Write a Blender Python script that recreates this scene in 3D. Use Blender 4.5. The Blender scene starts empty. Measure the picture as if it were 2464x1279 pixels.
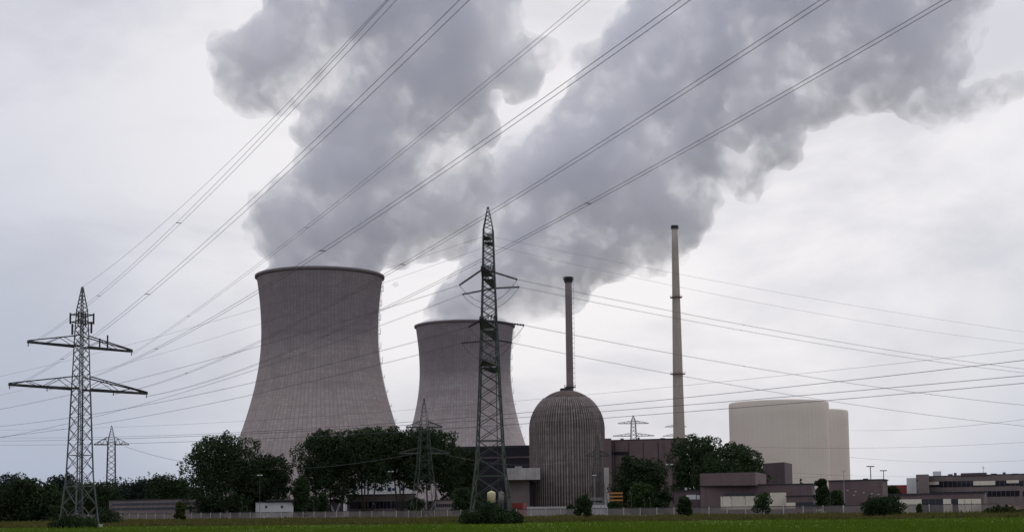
import bpy, bmesh, math, random
import numpy as np
from mathutils import Vector, Matrix, noise as mnoise
R = math.radians
SC = bpy.context.scene
COL = SC.collection

# ------------------------------------------------------------------ camera
F, PX, PY, W, H = 3500.0, 1232.0, 919.0, 2464.0, 1279.0   # focal length and principal point in photo pixels
EYE = 2.2
PITCH, ROLL = math.atan(306 / F), 0.0115
_f = Vector((0, math.cos(PITCH), math.sin(PITCH)))
_u = Vector((0, -math.sin(PITCH), math.cos(PITCH)))
_x = Vector((1, 0, 0))
CR = _x * math.cos(ROLL) - _u * math.sin(ROLL)
CU = _x * math.sin(ROLL) + _u * math.cos(ROLL)
cd = bpy.data.cameras.new("camera")
cam = bpy.data.objects.new("camera", cd); COL.objects.link(cam)
m = Matrix((CR, CU, -_f)).transposed().to_4x4(); m.translation = (0, 0, EYE)
cam.matrix_world = m
cd.sensor_width = 36; cd.lens = 36 * F / W
cd.shift_y = (PY - H / 2) / W
cd.clip_end = 20000; cd.clip_start = 0.5
SC.camera = cam

# ------------------------------------------------------------------ render, exposure
SC.view_settings.view_transform = 'Standard'; SC.view_settings.look = 'None'
SC.view_settings.exposure = 0.0; SC.view_settings.gamma = 1
SC.render.engine = 'CYCLES'
SC.cycles.max_bounces = 10; SC.cycles.diffuse_bounces = 2; SC.cycles.glossy_bounces = 1
SC.cycles.transparent_max_bounces = 24; SC.cycles.volume_bounces = 8
SC.cycles.use_denoising = True
SC.cycles.volume_step_rate = 1.0; SC.cycles.volume_max_steps = 256
SC.render.film_transparent = False

def nd(nt, t, **kw):
    n = nt.nodes.new(t)
    for k, v in kw.items():
        if k[0] == 'i' and k[1:].isdigit(): n.inputs[int(k[1:])].default_value = v
        elif k in n.inputs.keys(): n.inputs[k].default_value = v
        else: setattr(n, k, v)
    return n
def math_n(nt, op, a, b=None, c=None, clamp=False):
    n = nt.nodes.new('ShaderNodeMath'); n.operation = op; n.use_clamp = clamp
    for i, v in enumerate((a, b, c)):
        if v is None: continue
        if isinstance(v, (int, float)): n.inputs[i].default_value = v
        else: nt.links.new(v, n.inputs[i])
    return n.outputs[0]
def mixc(nt, fac, a, b, mode='MIX'):
    n = nt.nodes.new('ShaderNodeMix'); n.data_type = 'RGBA'; n.blend_type = mode
    for s, v in ((n.inputs['Factor'], fac), (n.inputs['A'], a), (n.inputs['B'], b)):
        pass
    ins = [n.inputs[0], n.inputs[6], n.inputs[7]]
    for s, v in zip(ins, (fac, a, b)):
        if isinstance(v, (int, float)): s.default_value = v
        elif isinstance(v, tuple): s.default_value = (*v, 1) if len(v) == 3 else v
        else: nt.links.new(v, s)
    return n.outputs[2]
def maprange(nt, v, a, b, c, d, smooth=True):
    n = nt.nodes.new('ShaderNodeMapRange'); n.interpolation_type = 'SMOOTHSTEP' if smooth else 'LINEAR'
    nt.links.new(v, n.inputs[0])
    for i, k in enumerate((a, b, c, d)): n.inputs[i + 1].default_value = k
    return n.outputs[0]

# ------------------------------------------------------------------ world: overcast sky
SUN_EL, SUN_AZ = R(40), R(38)       # azimuth east of the view direction (+Y)
sun_dir = Vector((math.sin(SUN_AZ) * math.cos(SUN_EL), math.cos(SUN_AZ) * math.cos(SUN_EL), math.sin(SUN_EL)))
world = bpy.data.worlds.new("World"); SC.world = world; world.use_nodes = True
nt = world.node_tree; nt.nodes.clear()
out = nd(nt, 'ShaderNodeOutputWorld'); bg = nd(nt, 'ShaderNodeBackground', Strength=1.0)
sky = nd(nt, 'ShaderNodeTexSky', sky_type='NISHITA', sun_disc=False, sun_elevation=SUN_EL, sun_rotation=SUN_AZ,
         dust_density=3.0)
tc = nd(nt, 'ShaderNodeTexCoord')
def dirdot(v, lo, hi):
    d = nd(nt, 'ShaderNodeVectorMath', operation='DOT_PRODUCT'); nt.links.new(tc.outputs['Generated'], d.inputs[0])
    d.inputs[1].default_value = Vector(v).normalized()
    return maprange(nt, d.outputs['Value'], lo, hi, 0, 1)
sep = nd(nt, 'ShaderNodeSeparateXYZ'); nt.links.new(tc.outputs['Generated'], sep.inputs[0])
glow = dirdot((0.06, 1, 0.25), 0.915, 0.995)
elev = maprange(nt, sep.outputs['Z'], -0.02, 0.30, 0, 1)
mp = nd(nt, 'ShaderNodeMapping'); mp.inputs['Scale'].default_value = (1, 1, 2.6)
nt.links.new(tc.outputs['Generated'], mp.inputs[0])
nz = nd(nt, 'ShaderNodeTexNoise', Scale=3.6, Detail=6.0, Roughness=0.55, Distortion=0.4); nt.links.new(mp.outputs[0], nz.inputs[0])
cl = maprange(nt, nz.outputs[0], 0.36, 0.62, 0, 1)
c = mixc(nt, elev, (0.43, 0.495, 0.62), (0.75, 0.755, 0.815))
c = mixc(nt, glow, c, (0.94, 0.915, 0.925))
c = mixc(nt, math_n(nt, 'MULTIPLY', math_n(nt, 'SUBTRACT', 1.0, cl), 0.5), c, (0.44, 0.455, 0.55))
skm = mixc(nt, 1.0, sky.outputs[0], (0.09, 0.09, 0.09), 'MULTIPLY')
c = mixc(nt, 0.93, skm, c)
nt.links.new(c, bg.inputs[0]); nt.links.new(bg.outputs[0], out.inputs[0])

sd = bpy.data.lights.new("sun", 'SUN'); sd.energy = 0.7; sd.angle = R(14); sd.color = (1, 0.95, 0.88)
so = bpy.data.objects.new("sun", sd); COL.objects.link(so)
so.rotation_euler = (-sun_dir).to_track_quat('-Z', 'Y').to_euler()

# ------------------------------------------------------------------ photo pixel -> real place
def P(u, v, D):
    d = _f + CR * ((u - PX) / F) + CU * ((PY - v) / F)
    return Vector((0, 0, EYE)) + d * (D / d.y)
def gv(u, D):
    a, b = P(u, 1200, D).z, P(u, 1250, D).z
    return 1200 + 50 * a / (a - b)
def G(u, D): p = P(u, gv(u, D), D); return (p.x, D)      # point on the ground
def Z(u, v, D): return P(u, v, D).z

# ------------------------------------------------------------------ materials
MATS = {}
def mat(name, col, rough=0.85, var=0.25, scale=0.5, bump=0.0, streak=0.0, metal=0.0, col2=None, spec=0.3, fine=None):
    if name in MATS: return MATS[name]
    m = bpy.data.materials.new(name); m.use_nodes = True; nt = m.node_tree
    b = nt.nodes['Principled BSDF']; b.inputs['Roughness'].default_value = rough
    b.inputs['Metallic'].default_value = metal; b.inputs['Specular IOR Level'].default_value = spec
    t = nd(nt, 'ShaderNodeTexCoord')
    n1 = nd(nt, 'ShaderNodeTexNoise', Scale=scale, Detail=8.0, Roughness=0.65); nt.links.new(t.outputs['Object'], n1.inputs[0])
    f = maprange(nt, n1.outputs[0], 0.3, 0.7, 0, 1)
    lo = tuple(x * (1 - var) for x in col); hi = tuple(min(1, x * (1 + var)) for x in (col2 or col))
    c = mixc(nt, f, lo, hi)
    if streak:
        mp = nd(nt, 'ShaderNodeMapping'); mp.inputs['Scale'].default_value = (1.1, 1.1, 0.04)
        nt.links.new(t.outputs['Object'], mp.inputs[0])
        n2 = nd(nt, 'ShaderNodeTexNoise', Scale=1.0, Detail=5.0); nt.links.new(mp.outputs[0], n2.inputs[0])
        c = mixc(nt, maprange(nt, n2.outputs[0], 0.5, 0.72, 0, streak), c, tuple(x * 0.45 for x in col))
    nt.links.new(c, b.inputs['Base Color'])
    if bump:
        bp = nd(nt, 'ShaderNodeBump', Strength=0.6, Distance=bump)
        n3 = nd(nt, 'ShaderNodeTexNoise', Scale=fine or scale * 6, Detail=6.0); nt.links.new(t.outputs['Object'], n3.inputs[0])
        nt.links.new(n3.outputs[0], bp.inputs['Height']); nt.links.new(bp.outputs[0], b.inputs['Normal'])
    MATS[name] = m; return m

steel = mat('galvanised_steel', (0.105, 0.11, 0.115), 0.7, 0.3, 0.4, metal=0.0)
steel_d = mat('dark_weathered_steel', (0.04, 0.042, 0.045), 0.75, 0.3, 0.4)
steel_g = mat('green_painted_steel', (0.06, 0.072, 0.064), 0.7, 0.3, 0.3)
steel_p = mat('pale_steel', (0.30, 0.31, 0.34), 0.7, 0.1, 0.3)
wirem = mat('wire_aluminium', (0.07, 0.07, 0.085), 0.6, 0.1, 0.3)
insm = mat('insulator_porcelain', (0.03, 0.022, 0.03), 0.35, 0.2, 2.0)
conc = mat('concrete_grey', (0.27, 0.255, 0.25), 0.9, 0.2, 0.15, 0.03, 0.5)
conc_l = mat('concrete_light', (0.40, 0.38, 0.37), 0.9, 0.15, 0.2, 0.02, 0.5)
conc_w = mat('post_concrete', (0.42, 0.41, 0.37), 0.9, 0.2, 0.6)
brown = mat('brown_cladding', (0.15, 0.105, 0.11), 0.75, 0.12, 0.12, 0.01, 0.25)
brown_d = mat('dark_brown_cladding', (0.095, 0.068, 0.075), 0.75, 0.12, 0.12, 0.01, 0.2)
taupe = mat('taupe_cladding', (0.19, 0.155, 0.15), 0.8, 0.12, 0.15, 0.01, 0.3)
black = mat('black_cladding', (0.012, 0.010, 0.018), 0.7, 0.25, 0.1)
cream = mat('cream_panel', (0.74, 0.67, 0.57), 0.8, 0.08, 0.3, 0.0, 0.15)
white = mat('white_render', (0.62, 0.62, 0.63), 0.85, 0.08, 0.3, 0.0, 0.2)
glass = mat('window_glass', (0.012, 0.014, 0.024), 0.12, 0.3, 1.0, spec=0.6)
glassb = mat('blue_window_glass', (0.02, 0.035, 0.09), 0.15, 0.3, 1.0, spec=0.6)
redp = mat('red_paint', (0.22, 0.03, 0.032), 0.7, 0.2, 0.5)
rust = mat('rust_red_steel', (0.16, 0.05, 0.045), 0.8, 0.2, 1.0)
orange = mat('orange_paint', (0.42, 0.19, 0.05), 0.6, 0.15, 1.0)
yellow = mat('yellow_tank_paint', (0.62, 0.56, 0.33), 0.6, 0.1, 0.6, 0, 0.3)
roofm = mat('roof_felt', (0.05, 0.048, 0.055), 0.9, 0.2, 0.5)
bark = mat('bark', (0.075, 0.062, 0.05), 0.95, 0.3, 1.5, 0.03)
stone = mat('rubble', (0.25, 0.16, 0.11), 0.95, 0.4, 0.4, 0.1, col2=(0.30, 0.24, 0.20))

def leafmat(name, col, col2):
    m = bpy.data.materials.new(name); m.use_nodes = True; nt = m.node_tree
    b = nt.nodes['Principled BSDF']; b.inputs['Roughness'].default_value = 0.75; b.inputs['Specular IOR Level'].default_value = 0.08
    t = nd(nt, 'ShaderNodeTexCoord')
    n1 = nd(nt, 'ShaderNodeTexNoise', Scale=0.45, Detail=5.0, Roughness=0.7); nt.links.new(t.outputs['Object'], n1.inputs[0])
    oi = nd(nt, 'ShaderNodeObjectInfo')
    f = math_n(nt, 'ADD', maprange(nt, n1.outputs[0], 0.32, 0.68, 0, 0.65), math_n(nt, 'MULTIPLY', oi.outputs['Random'], 0.35))
    c = mixc(nt, f, col, col2)
    nt.links.new(c, b.inputs['Base Color'])
    tr = nd(nt, 'ShaderNodeBsdfTranslucent'); nt.links.new(c, tr.inputs[0])
    mx = nd(nt, 'ShaderNodeMixShader', i0=0.12); nt.links.new(b.outputs[0], mx.inputs[1]); nt.links.new(tr.outputs[0], mx.inputs[2])
    nt.links.new(mx.outputs[0], nt.nodes['Material Output'].inputs[0])
    return m
leaf_dk = leafmat('foliage_dark', (0.013, 0.027, 0.012), (0.050, 0.080, 0.032))
leaf_md = leafmat('foliage_mid', (0.022, 0.042, 0.014), (0.05, 0.085, 0.026))
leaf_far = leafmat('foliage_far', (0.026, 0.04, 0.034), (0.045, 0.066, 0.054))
leaf_ol = leafmat('foliage_olive', (0.034, 0.046, 0.016), (0.085, 0.10, 0.03))

# ------------------------------------------------------------------ mesh building
class MB:
    def __init__(s): s.v = []; s.f = []; s.uv = None; s.smooth = False
    def add(s, vs, fs):
        o = len(s.v); s.v += [tuple(p) for p in vs]; s.f += [tuple(i + o for i in f) for f in fs]; return s
    def box(s, x0, x1, y0, y1, z0, z1):
        return s.add([(x0,y0,z0),(x1,y0,z0),(x1,y1,z0),(x0,y1,z0),(x0,y0,z1),(x1,y0,z1),(x1,y1,z1),(x0,y1,z1)],
                     [(0,3,2,1),(4,5,6,7),(0,1,5,4),(1,2,6,5),(2,3,7,6),(3,0,4,7)])
    def prism(s, poly, z0, z1):      # poly: list of (x,y), any winding
        a = sum(poly[i][0]*poly[(i+1)%len(poly)][1]-poly[(i+1)%len(poly)][0]*poly[i][1] for i in range(len(poly)))
        if a < 0: poly = poly[::-1]
        n = len(poly)
        t = z1 if isinstance(z1, (list, tuple)) else [z1] * n
        if a < 0 and isinstance(z1, (list, tuple)): t = t[::-1]
        vs = [(x, y, z0) for x, y in poly] + [(x, y, t[i]) for i, (x, y) in enumerate(poly)]
        return s.add(vs, [tuple(range(n))[::-1], tuple(range(n, 2*n))] + [(i, (i+1) % n, n + (i+1) % n, n + i) for i in range(n)])
    def bar(s, a, b, w, h=None):
        a, b = Vector(a), Vector(b); d = b - a
        if d.length < 1e-6: return s
        d.normalize(); up = Vector((0, 0, 1)) if abs(d.z) < 0.9 else Vector((1, 0, 0))
        sx = d.cross(up).normalized() * (w / 2); sy = sx.cross(d).normalized() * ((h or w) / 2)
        vs = [a-sx-sy, a+sx-sy, a+sx+sy, a-sx+sy, b-sx-sy, b+sx-sy, b+sx+sy, b-sx+sy]
        return s.add(vs, [(0,1,2,3),(7,6,5,4),(0,4,5,1),(1,5,6,2),(2,6,7,3),(3,7,4,0)])
    def tube(s, pts, r, n=5, r1=None):
        k = len(pts); vs = []; fs = []
        for i, p in enumerate(pts):
            p = Vector(p); d = (Vector(pts[min(i+1, k-1)]) - Vector(pts[max(i-1, 0)])).normalized()
            up = Vector((0, 0, 1)) if abs(d.z) < 0.9 else Vector((1, 0, 0))
            a = d.cross(up).normalized(); b = a.cross(d)
            rr = r if r1 is None else r + (r1 - r) * i / (k - 1)
            for j in range(n):
                t = 2 * math.pi * j / n; vs.append(p + (a * math.cos(t) + b * math.sin(t)) * rr)
        for i in range(k - 1):
            for j in range(n): fs.append((i*n+j, i*n+(j+1) % n, (i+1)*n+(j+1) % n, (i+1)*n+j))
        fs += [tuple(range(n))[::-1], tuple((k-1)*n + j for j in range(n))]
        return s.add(vs, fs)
    def lathe(s, prof, n=48, cx=0, cy=0, cap=True):
        k = len(prof); vs = [(cx + r*math.cos(2*math.pi*j/n), cy + r*math.sin(2*math.pi*j/n), z) for r, z in prof for j in range(n)]
        fs = [(i*n+j, i*n+(j+1) % n, (i+1)*n+(j+1) % n, (i+1)*n+j) for i in range(k-1) for j in range(n)]
        if cap: fs += [tuple(range(n))[::-1], tuple((k-1)*n+j for j in range(n))]
        return s.add(vs, fs)
    def build(s, name, m, parent=None, smooth=False, uvf=None):
        me = bpy.data.meshes.new(name); me.from_pydata(s.v, [], s.f); me.materials.append(m)
        if smooth: me.shade_smooth()
        if uvf:
            ul = me.uv_layers.new(name='UVMap')
            for p in me.polygons:
                q = [uvf(me.vertices[i].co) for i in p.vertices]
                if max(a for a, _ in q) - min(a for a, _ in q) > uvf.period / 2:
                    q = [(a + uvf.period if a < uvf.period / 2 else a, b) for a, b in q]
                for li, c in zip(p.loop_indices, q): ul.data[li].uv = c
        o = bpy.data.objects.new(name, me); COL.objects.link(o)
        if parent: o.parent = parent
        return o

def tag(o, label=None, cat=None, group=None, kind=None):
    if label: o['label'] = label
    if cat: o['category'] = cat
    if group: o['group'] = group
    if kind: o['kind'] = kind
    return o
def thing(name, label, cat, loc=(0, 0, 0), rz=0, group=None):
    o = bpy.data.objects.new(name, None); COL.objects.link(o)
    o.location = loc; o.rotation_euler = (0, 0, rz); o.empty_display_size = 0.5
    return tag(o, label, cat, group)
def dup(root, loc, rz=0, label=None, scale=None):
    r = root.copy(); COL.objects.link(r); r.location = loc; r.rotation_euler = (0, 0, rz)
    if label: r['label'] = label
    if scale: r.scale = scale
    for ch in list(root.children):
        c_ = ch.copy(); COL.objects.link(c_); c_.parent = r
        for g in ch.children:
            d = g.copy(); COL.objects.link(d); d.parent = c_
    return r

# ------------------------------------------------------------------ ground
def groundmat(name, cols, sc, bump=0.15):
    m = bpy.data.materials.new(name); m.use_nodes = True; nt = m.node_tree
    b = nt.nodes['Principled BSDF']; b.inputs['Roughness'].default_value = 0.95; b.inputs['Specular IOR Level'].default_value = 0.1
    t = nd(nt, 'ShaderNodeTexCoord')
    mp = nd(nt, 'ShaderNodeMapping'); mp.inputs['Scale'].default_value = (1, 0.35, 1); nt.links.new(t.outputs['Object'], mp.inputs[0])
    n1 = nd(nt, 'ShaderNodeTexNoise', Scale=sc, Detail=8.0, Roughness=0.6); nt.links.new(mp.outputs[0], n1.inputs[0])
    n2 = nd(nt, 'ShaderNodeTexNoise', Scale=sc * 22, Detail=6.0, Roughness=0.7); nt.links.new(mp.outputs[0], n2.inputs[0])
    c = mixc(nt, maprange(nt, n1.outputs[0], 0.35, 0.65, 0, 1), cols[0], cols[1])
    c = mixc(nt, maprange(nt, n2.outputs[0], 0.45, 0.7, 0, 0.7), c, cols[2])
    n6 = nd(nt, 'ShaderNodeTexNoise', Scale=sc * .28, Detail=3.0); nt.links.new(t.outputs['Object'], n6.inputs[0])
    c = mixc(nt, maprange(nt, n6.outputs[0], .48, .62, 0, .6), c, tuple(a*b_ for a, b_ in zip(cols[1], (1.35, 1.12, 1.6))))
    nt.links.new(c, b.inputs['Base Color'])
    bp = nd(nt, 'ShaderNodeBump', Strength=1.0, Distance=bump); nt.links.new(n2.outputs[0], bp.inputs['Height'])
    nt.links.new(bp.outputs[0], b.inputs['Normal'])
    return m
field_m = groundmat('crop_green', ((0.050, 0.098, 0.006), (0.092, 0.142, 0.008), (0.034, 0.064, 0.005)), 0.03)
meadow_m = groundmat('meadow_dry', ((0.050, 0.062, 0.018), (0.095, 0.085, 0.035), (0.035, 0.045, 0.015)), 0.05)
tag(MB().add([(-7000,-2000,0),(7000,-2000,0),(7000,9000,0),(-7000,9000,0)], [(0,1,2,3)]).build('ground', meadow_m), kind='structure')
EDGE = lambda x: 243 - 0.10 * x + 6 * math.sin(x * 0.07) + 4 * math.sin(x * 0.19 + 1) + 3 * math.sin(x * .61) + 2 * math.sin(x * 1.13 + 2)
xs = [-400 + 1.5 * i for i in range(534)]
vs = [(x, -200, 0.004) for x in xs] + [(x, EDGE(x), 0.004) for x in xs]
n = len(xs)
tag(MB().add(vs, [(i, i+1, n+i+1, n+i) for i in range(n-1)]).build('field', field_m), kind='structure')

def fast_mesh(name, verts, faces4, m, parent=None):
    me = bpy.data.meshes.new(name); nv, nf = len(verts), len(faces4); k = faces4.shape[1]
    me.vertices.add(nv); me.vertices.foreach_set('co', verts.astype(np.float32).ravel())
    me.loops.add(nf * k); me.loops.foreach_set('vertex_index', faces4.astype(np.int32).ravel())
    me.polygons.add(nf); me.polygons.foreach_set('loop_start', np.arange(0, nf * k, k, dtype=np.int32))
    me.update(calc_edges=True); me.validate(); me.materials.append(m)
    o = bpy.data.objects.new(name, me); COL.objects.link(o)
    if parent: o.parent = parent
    return o
def tufts(name, n, d0, d1, hgt, wid, m, seed, cond, label):
    rg = np.random.default_rng(seed)
    D = 1 / (1 / d1 + rg.random(n * 2) * (1 / d0 - 1 / d1)); x = D * (rg.random(n * 2) * 0.84 - 0.42)
    ok = np.array([cond(a, b) for a, b in zip(x, D)]); x, D = x[ok][:n], D[ok][:n]; k = len(x)
    a = rg.random(k) * math.pi; s = 0.6 + 0.8 * rg.random(k)
    h = hgt * s * (0.65 + 0.7 * np.sin(x * 0.11 + 3) ** 2 * np.sin(D * 0.13) ** 2); w = wid * s
    dx, dy = np.cos(a) * w / 2, np.sin(a) * w / 2; lx = (rg.random(k) - .5) * hgt * .7
    z0 = np.zeros(k)
    V = np.stack([np.stack([x-dx, D-dy, z0], 1), np.stack([x+dx, D+dy, z0], 1), np.stack([x+lx, D+lx*.3, h], 1)], 1).reshape(-1, 3)
    o = fast_mesh(name, V, np.arange(3 * k).reshape(-1, 3), m)
    return tag(o, label, 'grass', kind='stuff')
g1 = leafmat('crop_blade', (0.055, 0.11, 0.008), (0.11, 0.17, 0.012))
g2 = leafmat('meadow_blade', (0.05, 0.072, 0.016), (0.16, 0.125, 0.045))
tufts('crop_blades', 60000, 110, 262, 0.30, 0.16, g1, 1, lambda a, b: b < EDGE(a) + 9 * math.sin(a*.9 + 1.3*math.sin(b*.5)) * math.sin(a*.23), 'low green crop covering the flat field in the foreground')
def fence_y(x): return 419.4 - 0.875 * x
tufts('meadow_grass', 45000, 225, 520, 0.65, 0.5, g2, 2, lambda a, b: EDGE(a) < b < fence_y(a) - 1, 'yellowish tall meadow grass between green field and fence')

# ------------------------------------------------------------------ cooling towers
def tower_mat(name, col, seed, tones):
    m = bpy.data.materials.new(name); m.use_nodes = True; nt = m.node_tree
    b = nt.nodes['Principled BSDF']; b.inputs['Roughness'].default_value = 0.92; b.inputs['Specular IOR Level'].default_value = 0.2
    t = nd(nt, 'ShaderNodeTexCoord')
    br = nd(nt, 'ShaderNodeTexBrick', offset=0.0, squash=1.0); nt.links.new(t.outputs['UV'], br.inputs[0])
    br.inputs['Scale'].default_value = 1.0; br.inputs['Brick Width'].default_value = 1.0; br.inputs['Row Height'].default_value = 1.75
    br.inputs['Mortar Size'].default_value = 0.09; br.inputs['Mortar Smooth'].default_value = 0.3
    br.inputs['Color1'].default_value = (*[x * 0.90 for x in col], 1); br.inputs['Color2'].default_value = (*[x * 1.08 for x in col], 1)
    br.inputs['Mortar'].default_value = (*[x * 0.70 for x in col], 1)
    mp = nd(nt, 'ShaderNodeMapping'); mp.inputs['Scale'].default_value = (1, 1, 0.5); mp.inputs['Location'].default_value = (seed, 0, 0)
    nt.links.new(t.outputs['Object'], mp.inputs[0])
    n1 = nd(nt, 'ShaderNodeTexNoise', Scale=0.16, Detail=8.0, Roughness=0.65); nt.links.new(mp.outputs[0], n1.inputs[0])
    mp3 = nd(nt, 'ShaderNodeMapping'); mp3.inputs['Scale'].default_value = (.02, .28, 1); nt.links.new(t.outputs['UV'], mp3.inputs[0])
    n4 = nd(nt, 'ShaderNodeTexNoise', Scale=1.0, Detail=4.0); nt.links.new(mp3.outputs[0], n4.inputs[0])
    mp4 = nd(nt, 'ShaderNodeMapping'); mp4.inputs['Scale'].default_value = (1.3, .02, 1); nt.links.new(t.outputs['UV'], mp4.inputs[0])
    n5 = nd(nt, 'ShaderNodeTexNoise', Scale=1.0, Detail=5.0, Roughness=.7); nt.links.new(mp4.outputs[0], n5.inputs[0])
    c = mixc(nt, maprange(nt, n4.outputs[0], .42, .62, 0, .28), br.outputs[0], tuple(x * .62 for x in col))
    c = mixc(nt, maprange(nt, n5.outputs[0], .52, .75, 0, .3), c, tuple(x * .5 for x in col))
    c = mixc(nt, maprange(nt, n1.outputs[0], 0.42, 0.7, 0, 0.30), c, tuple(x * 0.5 for x in col))
    # uneven dark bluish tone in the upper half
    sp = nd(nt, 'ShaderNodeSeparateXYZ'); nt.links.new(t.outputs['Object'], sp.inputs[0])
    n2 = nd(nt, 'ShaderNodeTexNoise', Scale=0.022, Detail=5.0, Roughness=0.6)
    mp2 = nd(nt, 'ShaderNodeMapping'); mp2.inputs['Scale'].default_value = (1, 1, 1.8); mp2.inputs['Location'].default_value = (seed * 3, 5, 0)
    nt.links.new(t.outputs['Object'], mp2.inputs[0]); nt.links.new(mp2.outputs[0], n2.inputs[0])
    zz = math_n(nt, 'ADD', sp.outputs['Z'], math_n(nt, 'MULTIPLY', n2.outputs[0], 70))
    up = maprange(nt, zz, tones[0], tones[1], 0, 1); dn = maprange(nt, zz, tones[2], tones[3], 1, 0.55)
    c = mixc(nt, math_n(nt, 'MULTIPLY', math_n(nt, 'MULTIPLY', up, dn), tones[4]), c, (0.10, 0.09, 0.12))
    nt.links.new(c, b.inputs['Base Color'])
    return m
def cooling_tower(u, D, label, m, stair_ang, seed):
    x, y = G(u, D); th = thing('cooling_tower', label, 'cooling tower', (x, y, 0), 0, 'hyperbolic cooling towers')
    def rad(z):
        return 39.0 * math.sqrt(1 + ((z - 121) / (75.0 if z < 121 else 92.0)) ** 2)
    zs = [10 + 149.5 * i / 60 for i in range(61)]
    outer = [(rad(z), z) for z in zs]; inner = [(rad(z) - 0.9, z) for z in zs]
    N = 144
    def uvf(c): return ((math.atan2(c.y, c.x) / (2*math.pi) % 1.0) * 110, c.z)
    uvf.period = 110
    prof = outer + inner[::-1]
    s = MB(); s.lathe(prof + [prof[0]], N, cap=False)
    s.build('shell', m, th, True, uvf)
    r = rad(159.5)
    MB().lathe([(r-0.9,158.2),(r+0.15,158.2),(r+1.15,158.8),(r+1.15,160.2),(r+0.9,160.2),(r+0.9,159.6),(r-0.9,159.6),(r-0.9,158.2)], N, cap=False).build('rim', m, th)
    c = MB(); r0 = rad(10) - 0.4
    for k in range(48):
        a = 2*math.pi*k/48; b1 = a + math.pi/48; b0 = a - math.pi/48
        for e in (b0, b1):
            c.bar(((r0+4)*math.cos(a), (r0+4)*math.sin(a), 0), (r0*math.cos(e), r0*math.sin(e), 10.2), 0.9)
    c.build('column_ring', taupe, th)
    MB().lathe([(r0-2, 0), (r0-2, 5), (r0-3, 9), (2, 12)], 48, cap=True).build('cooling_fill', roofm, th)
    # ladder with landings climbing the shell
    ld = MB(); ca, sa = math.cos(stair_ang), math.sin(stair_ang); tx, ty = -sa, ca
    def pp(z, o, t): rr = rad(z) + o; return (rr*ca + tx*t, rr*sa + ty*t, z)
    for k in range(30):
        z0, z1 = 12 + k*4.9, 12 + (k+1)*4.9
        for t in (-0.4, 0.4): ld.bar(pp(z0, 0.9, t), pp(z1, 0.9, t), 0.12)
        for t in (-0.4, 0.4): ld.bar(pp(z0, 0.0, t), pp(z0, 0.9, t), 0.12)
    ld.build('ladder', steel_p, th)
    for k in range(15):
        z = 14 + k * 9.8; q = MB()
        q.bar(pp(z, 0.1, 0), pp(z, 2.1, 0), 1.6, 0.18); q.bar(pp(z, 2.0, -0.8), pp(z+0.001, 2.0, 0.8), 0.1)
        zt = z + (4.2 if k > 8 else 1.6)
        for t in (-0.75, 0.75): q.bar(pp(z, 2.0, t), (pp(z, 2.0, t)[0], pp(z, 2.0, t)[1], zt), 0.12)
        for zz in np.arange(z + 1.1, zt + .01, 1.0): 
            a_, b_ = pp(z, 2.0, -0.75), pp(z, 2.0, 0.75); q.bar((a_[0], a_[1], zz), (b_[0], b_[1], zz), 0.1)
        q.build('landing', steel_p, th)
    return th, x, y
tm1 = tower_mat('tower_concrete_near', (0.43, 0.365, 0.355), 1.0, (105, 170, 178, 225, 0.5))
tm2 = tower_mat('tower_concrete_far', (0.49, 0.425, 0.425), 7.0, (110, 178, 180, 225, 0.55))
T1 = cooling_tower(770, 972, 'larger nearer hyperbolic cooling tower, darker under its rim, left of the tall lattice pylon', tm1, R(14), 1)
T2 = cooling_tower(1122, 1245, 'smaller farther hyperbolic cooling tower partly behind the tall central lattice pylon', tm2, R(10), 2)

# ------------------------------------------------------------------ steam plumes
def steam_mat(name, dens, off):
    m = bpy.data.materials.new(name); m.use_nodes = True; nt = m.node_tree; nt.nodes.clear()
    o = nd(nt, 'ShaderNodeOutputMaterial'); v = nd(nt, 'ShaderNodeVolumePrincipled')
    v.inputs['Color'].default_value = (0.960, 0.965, 0.998, 1); v.inputs['Anisotropy'].default_value = 0.3
    t = nd(nt, 'ShaderNodeTexCoord')
    mp = nd(nt, 'ShaderNodeMapping'); mp.inputs['Location'].default_value = off; nt.links.new(t.outputs['Object'], mp.inputs[0])
    n1 = nd(nt, 'ShaderNodeTexNoise', Scale=0.022, Detail=6.0, Roughness=0.66, Distortion=0.3); nt.links.new(mp.outputs[0], n1.inputs[0])
    n2 = nd(nt, 'ShaderNodeTexNoise', Scale=0.085, Detail=5.0, Roughness=0.7); nt.links.new(mp.outputs[0], n2.inputs[0])
    d = maprange(nt, math_n(nt, 'ADD', n1.outputs[0], math_n(nt, 'MULTIPLY', math_n(nt, 'SUBTRACT', n2.outputs[0], 0.5), 0.35)), 0.42, 0.57, dens * 0.12, dens)
    nt.links.new(d, v.inputs['Density']); nt.links.new(v.outputs[0], o.inputs['Volume'])
    m.cycles.volume_step_rate = 0.6
    return m
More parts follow.
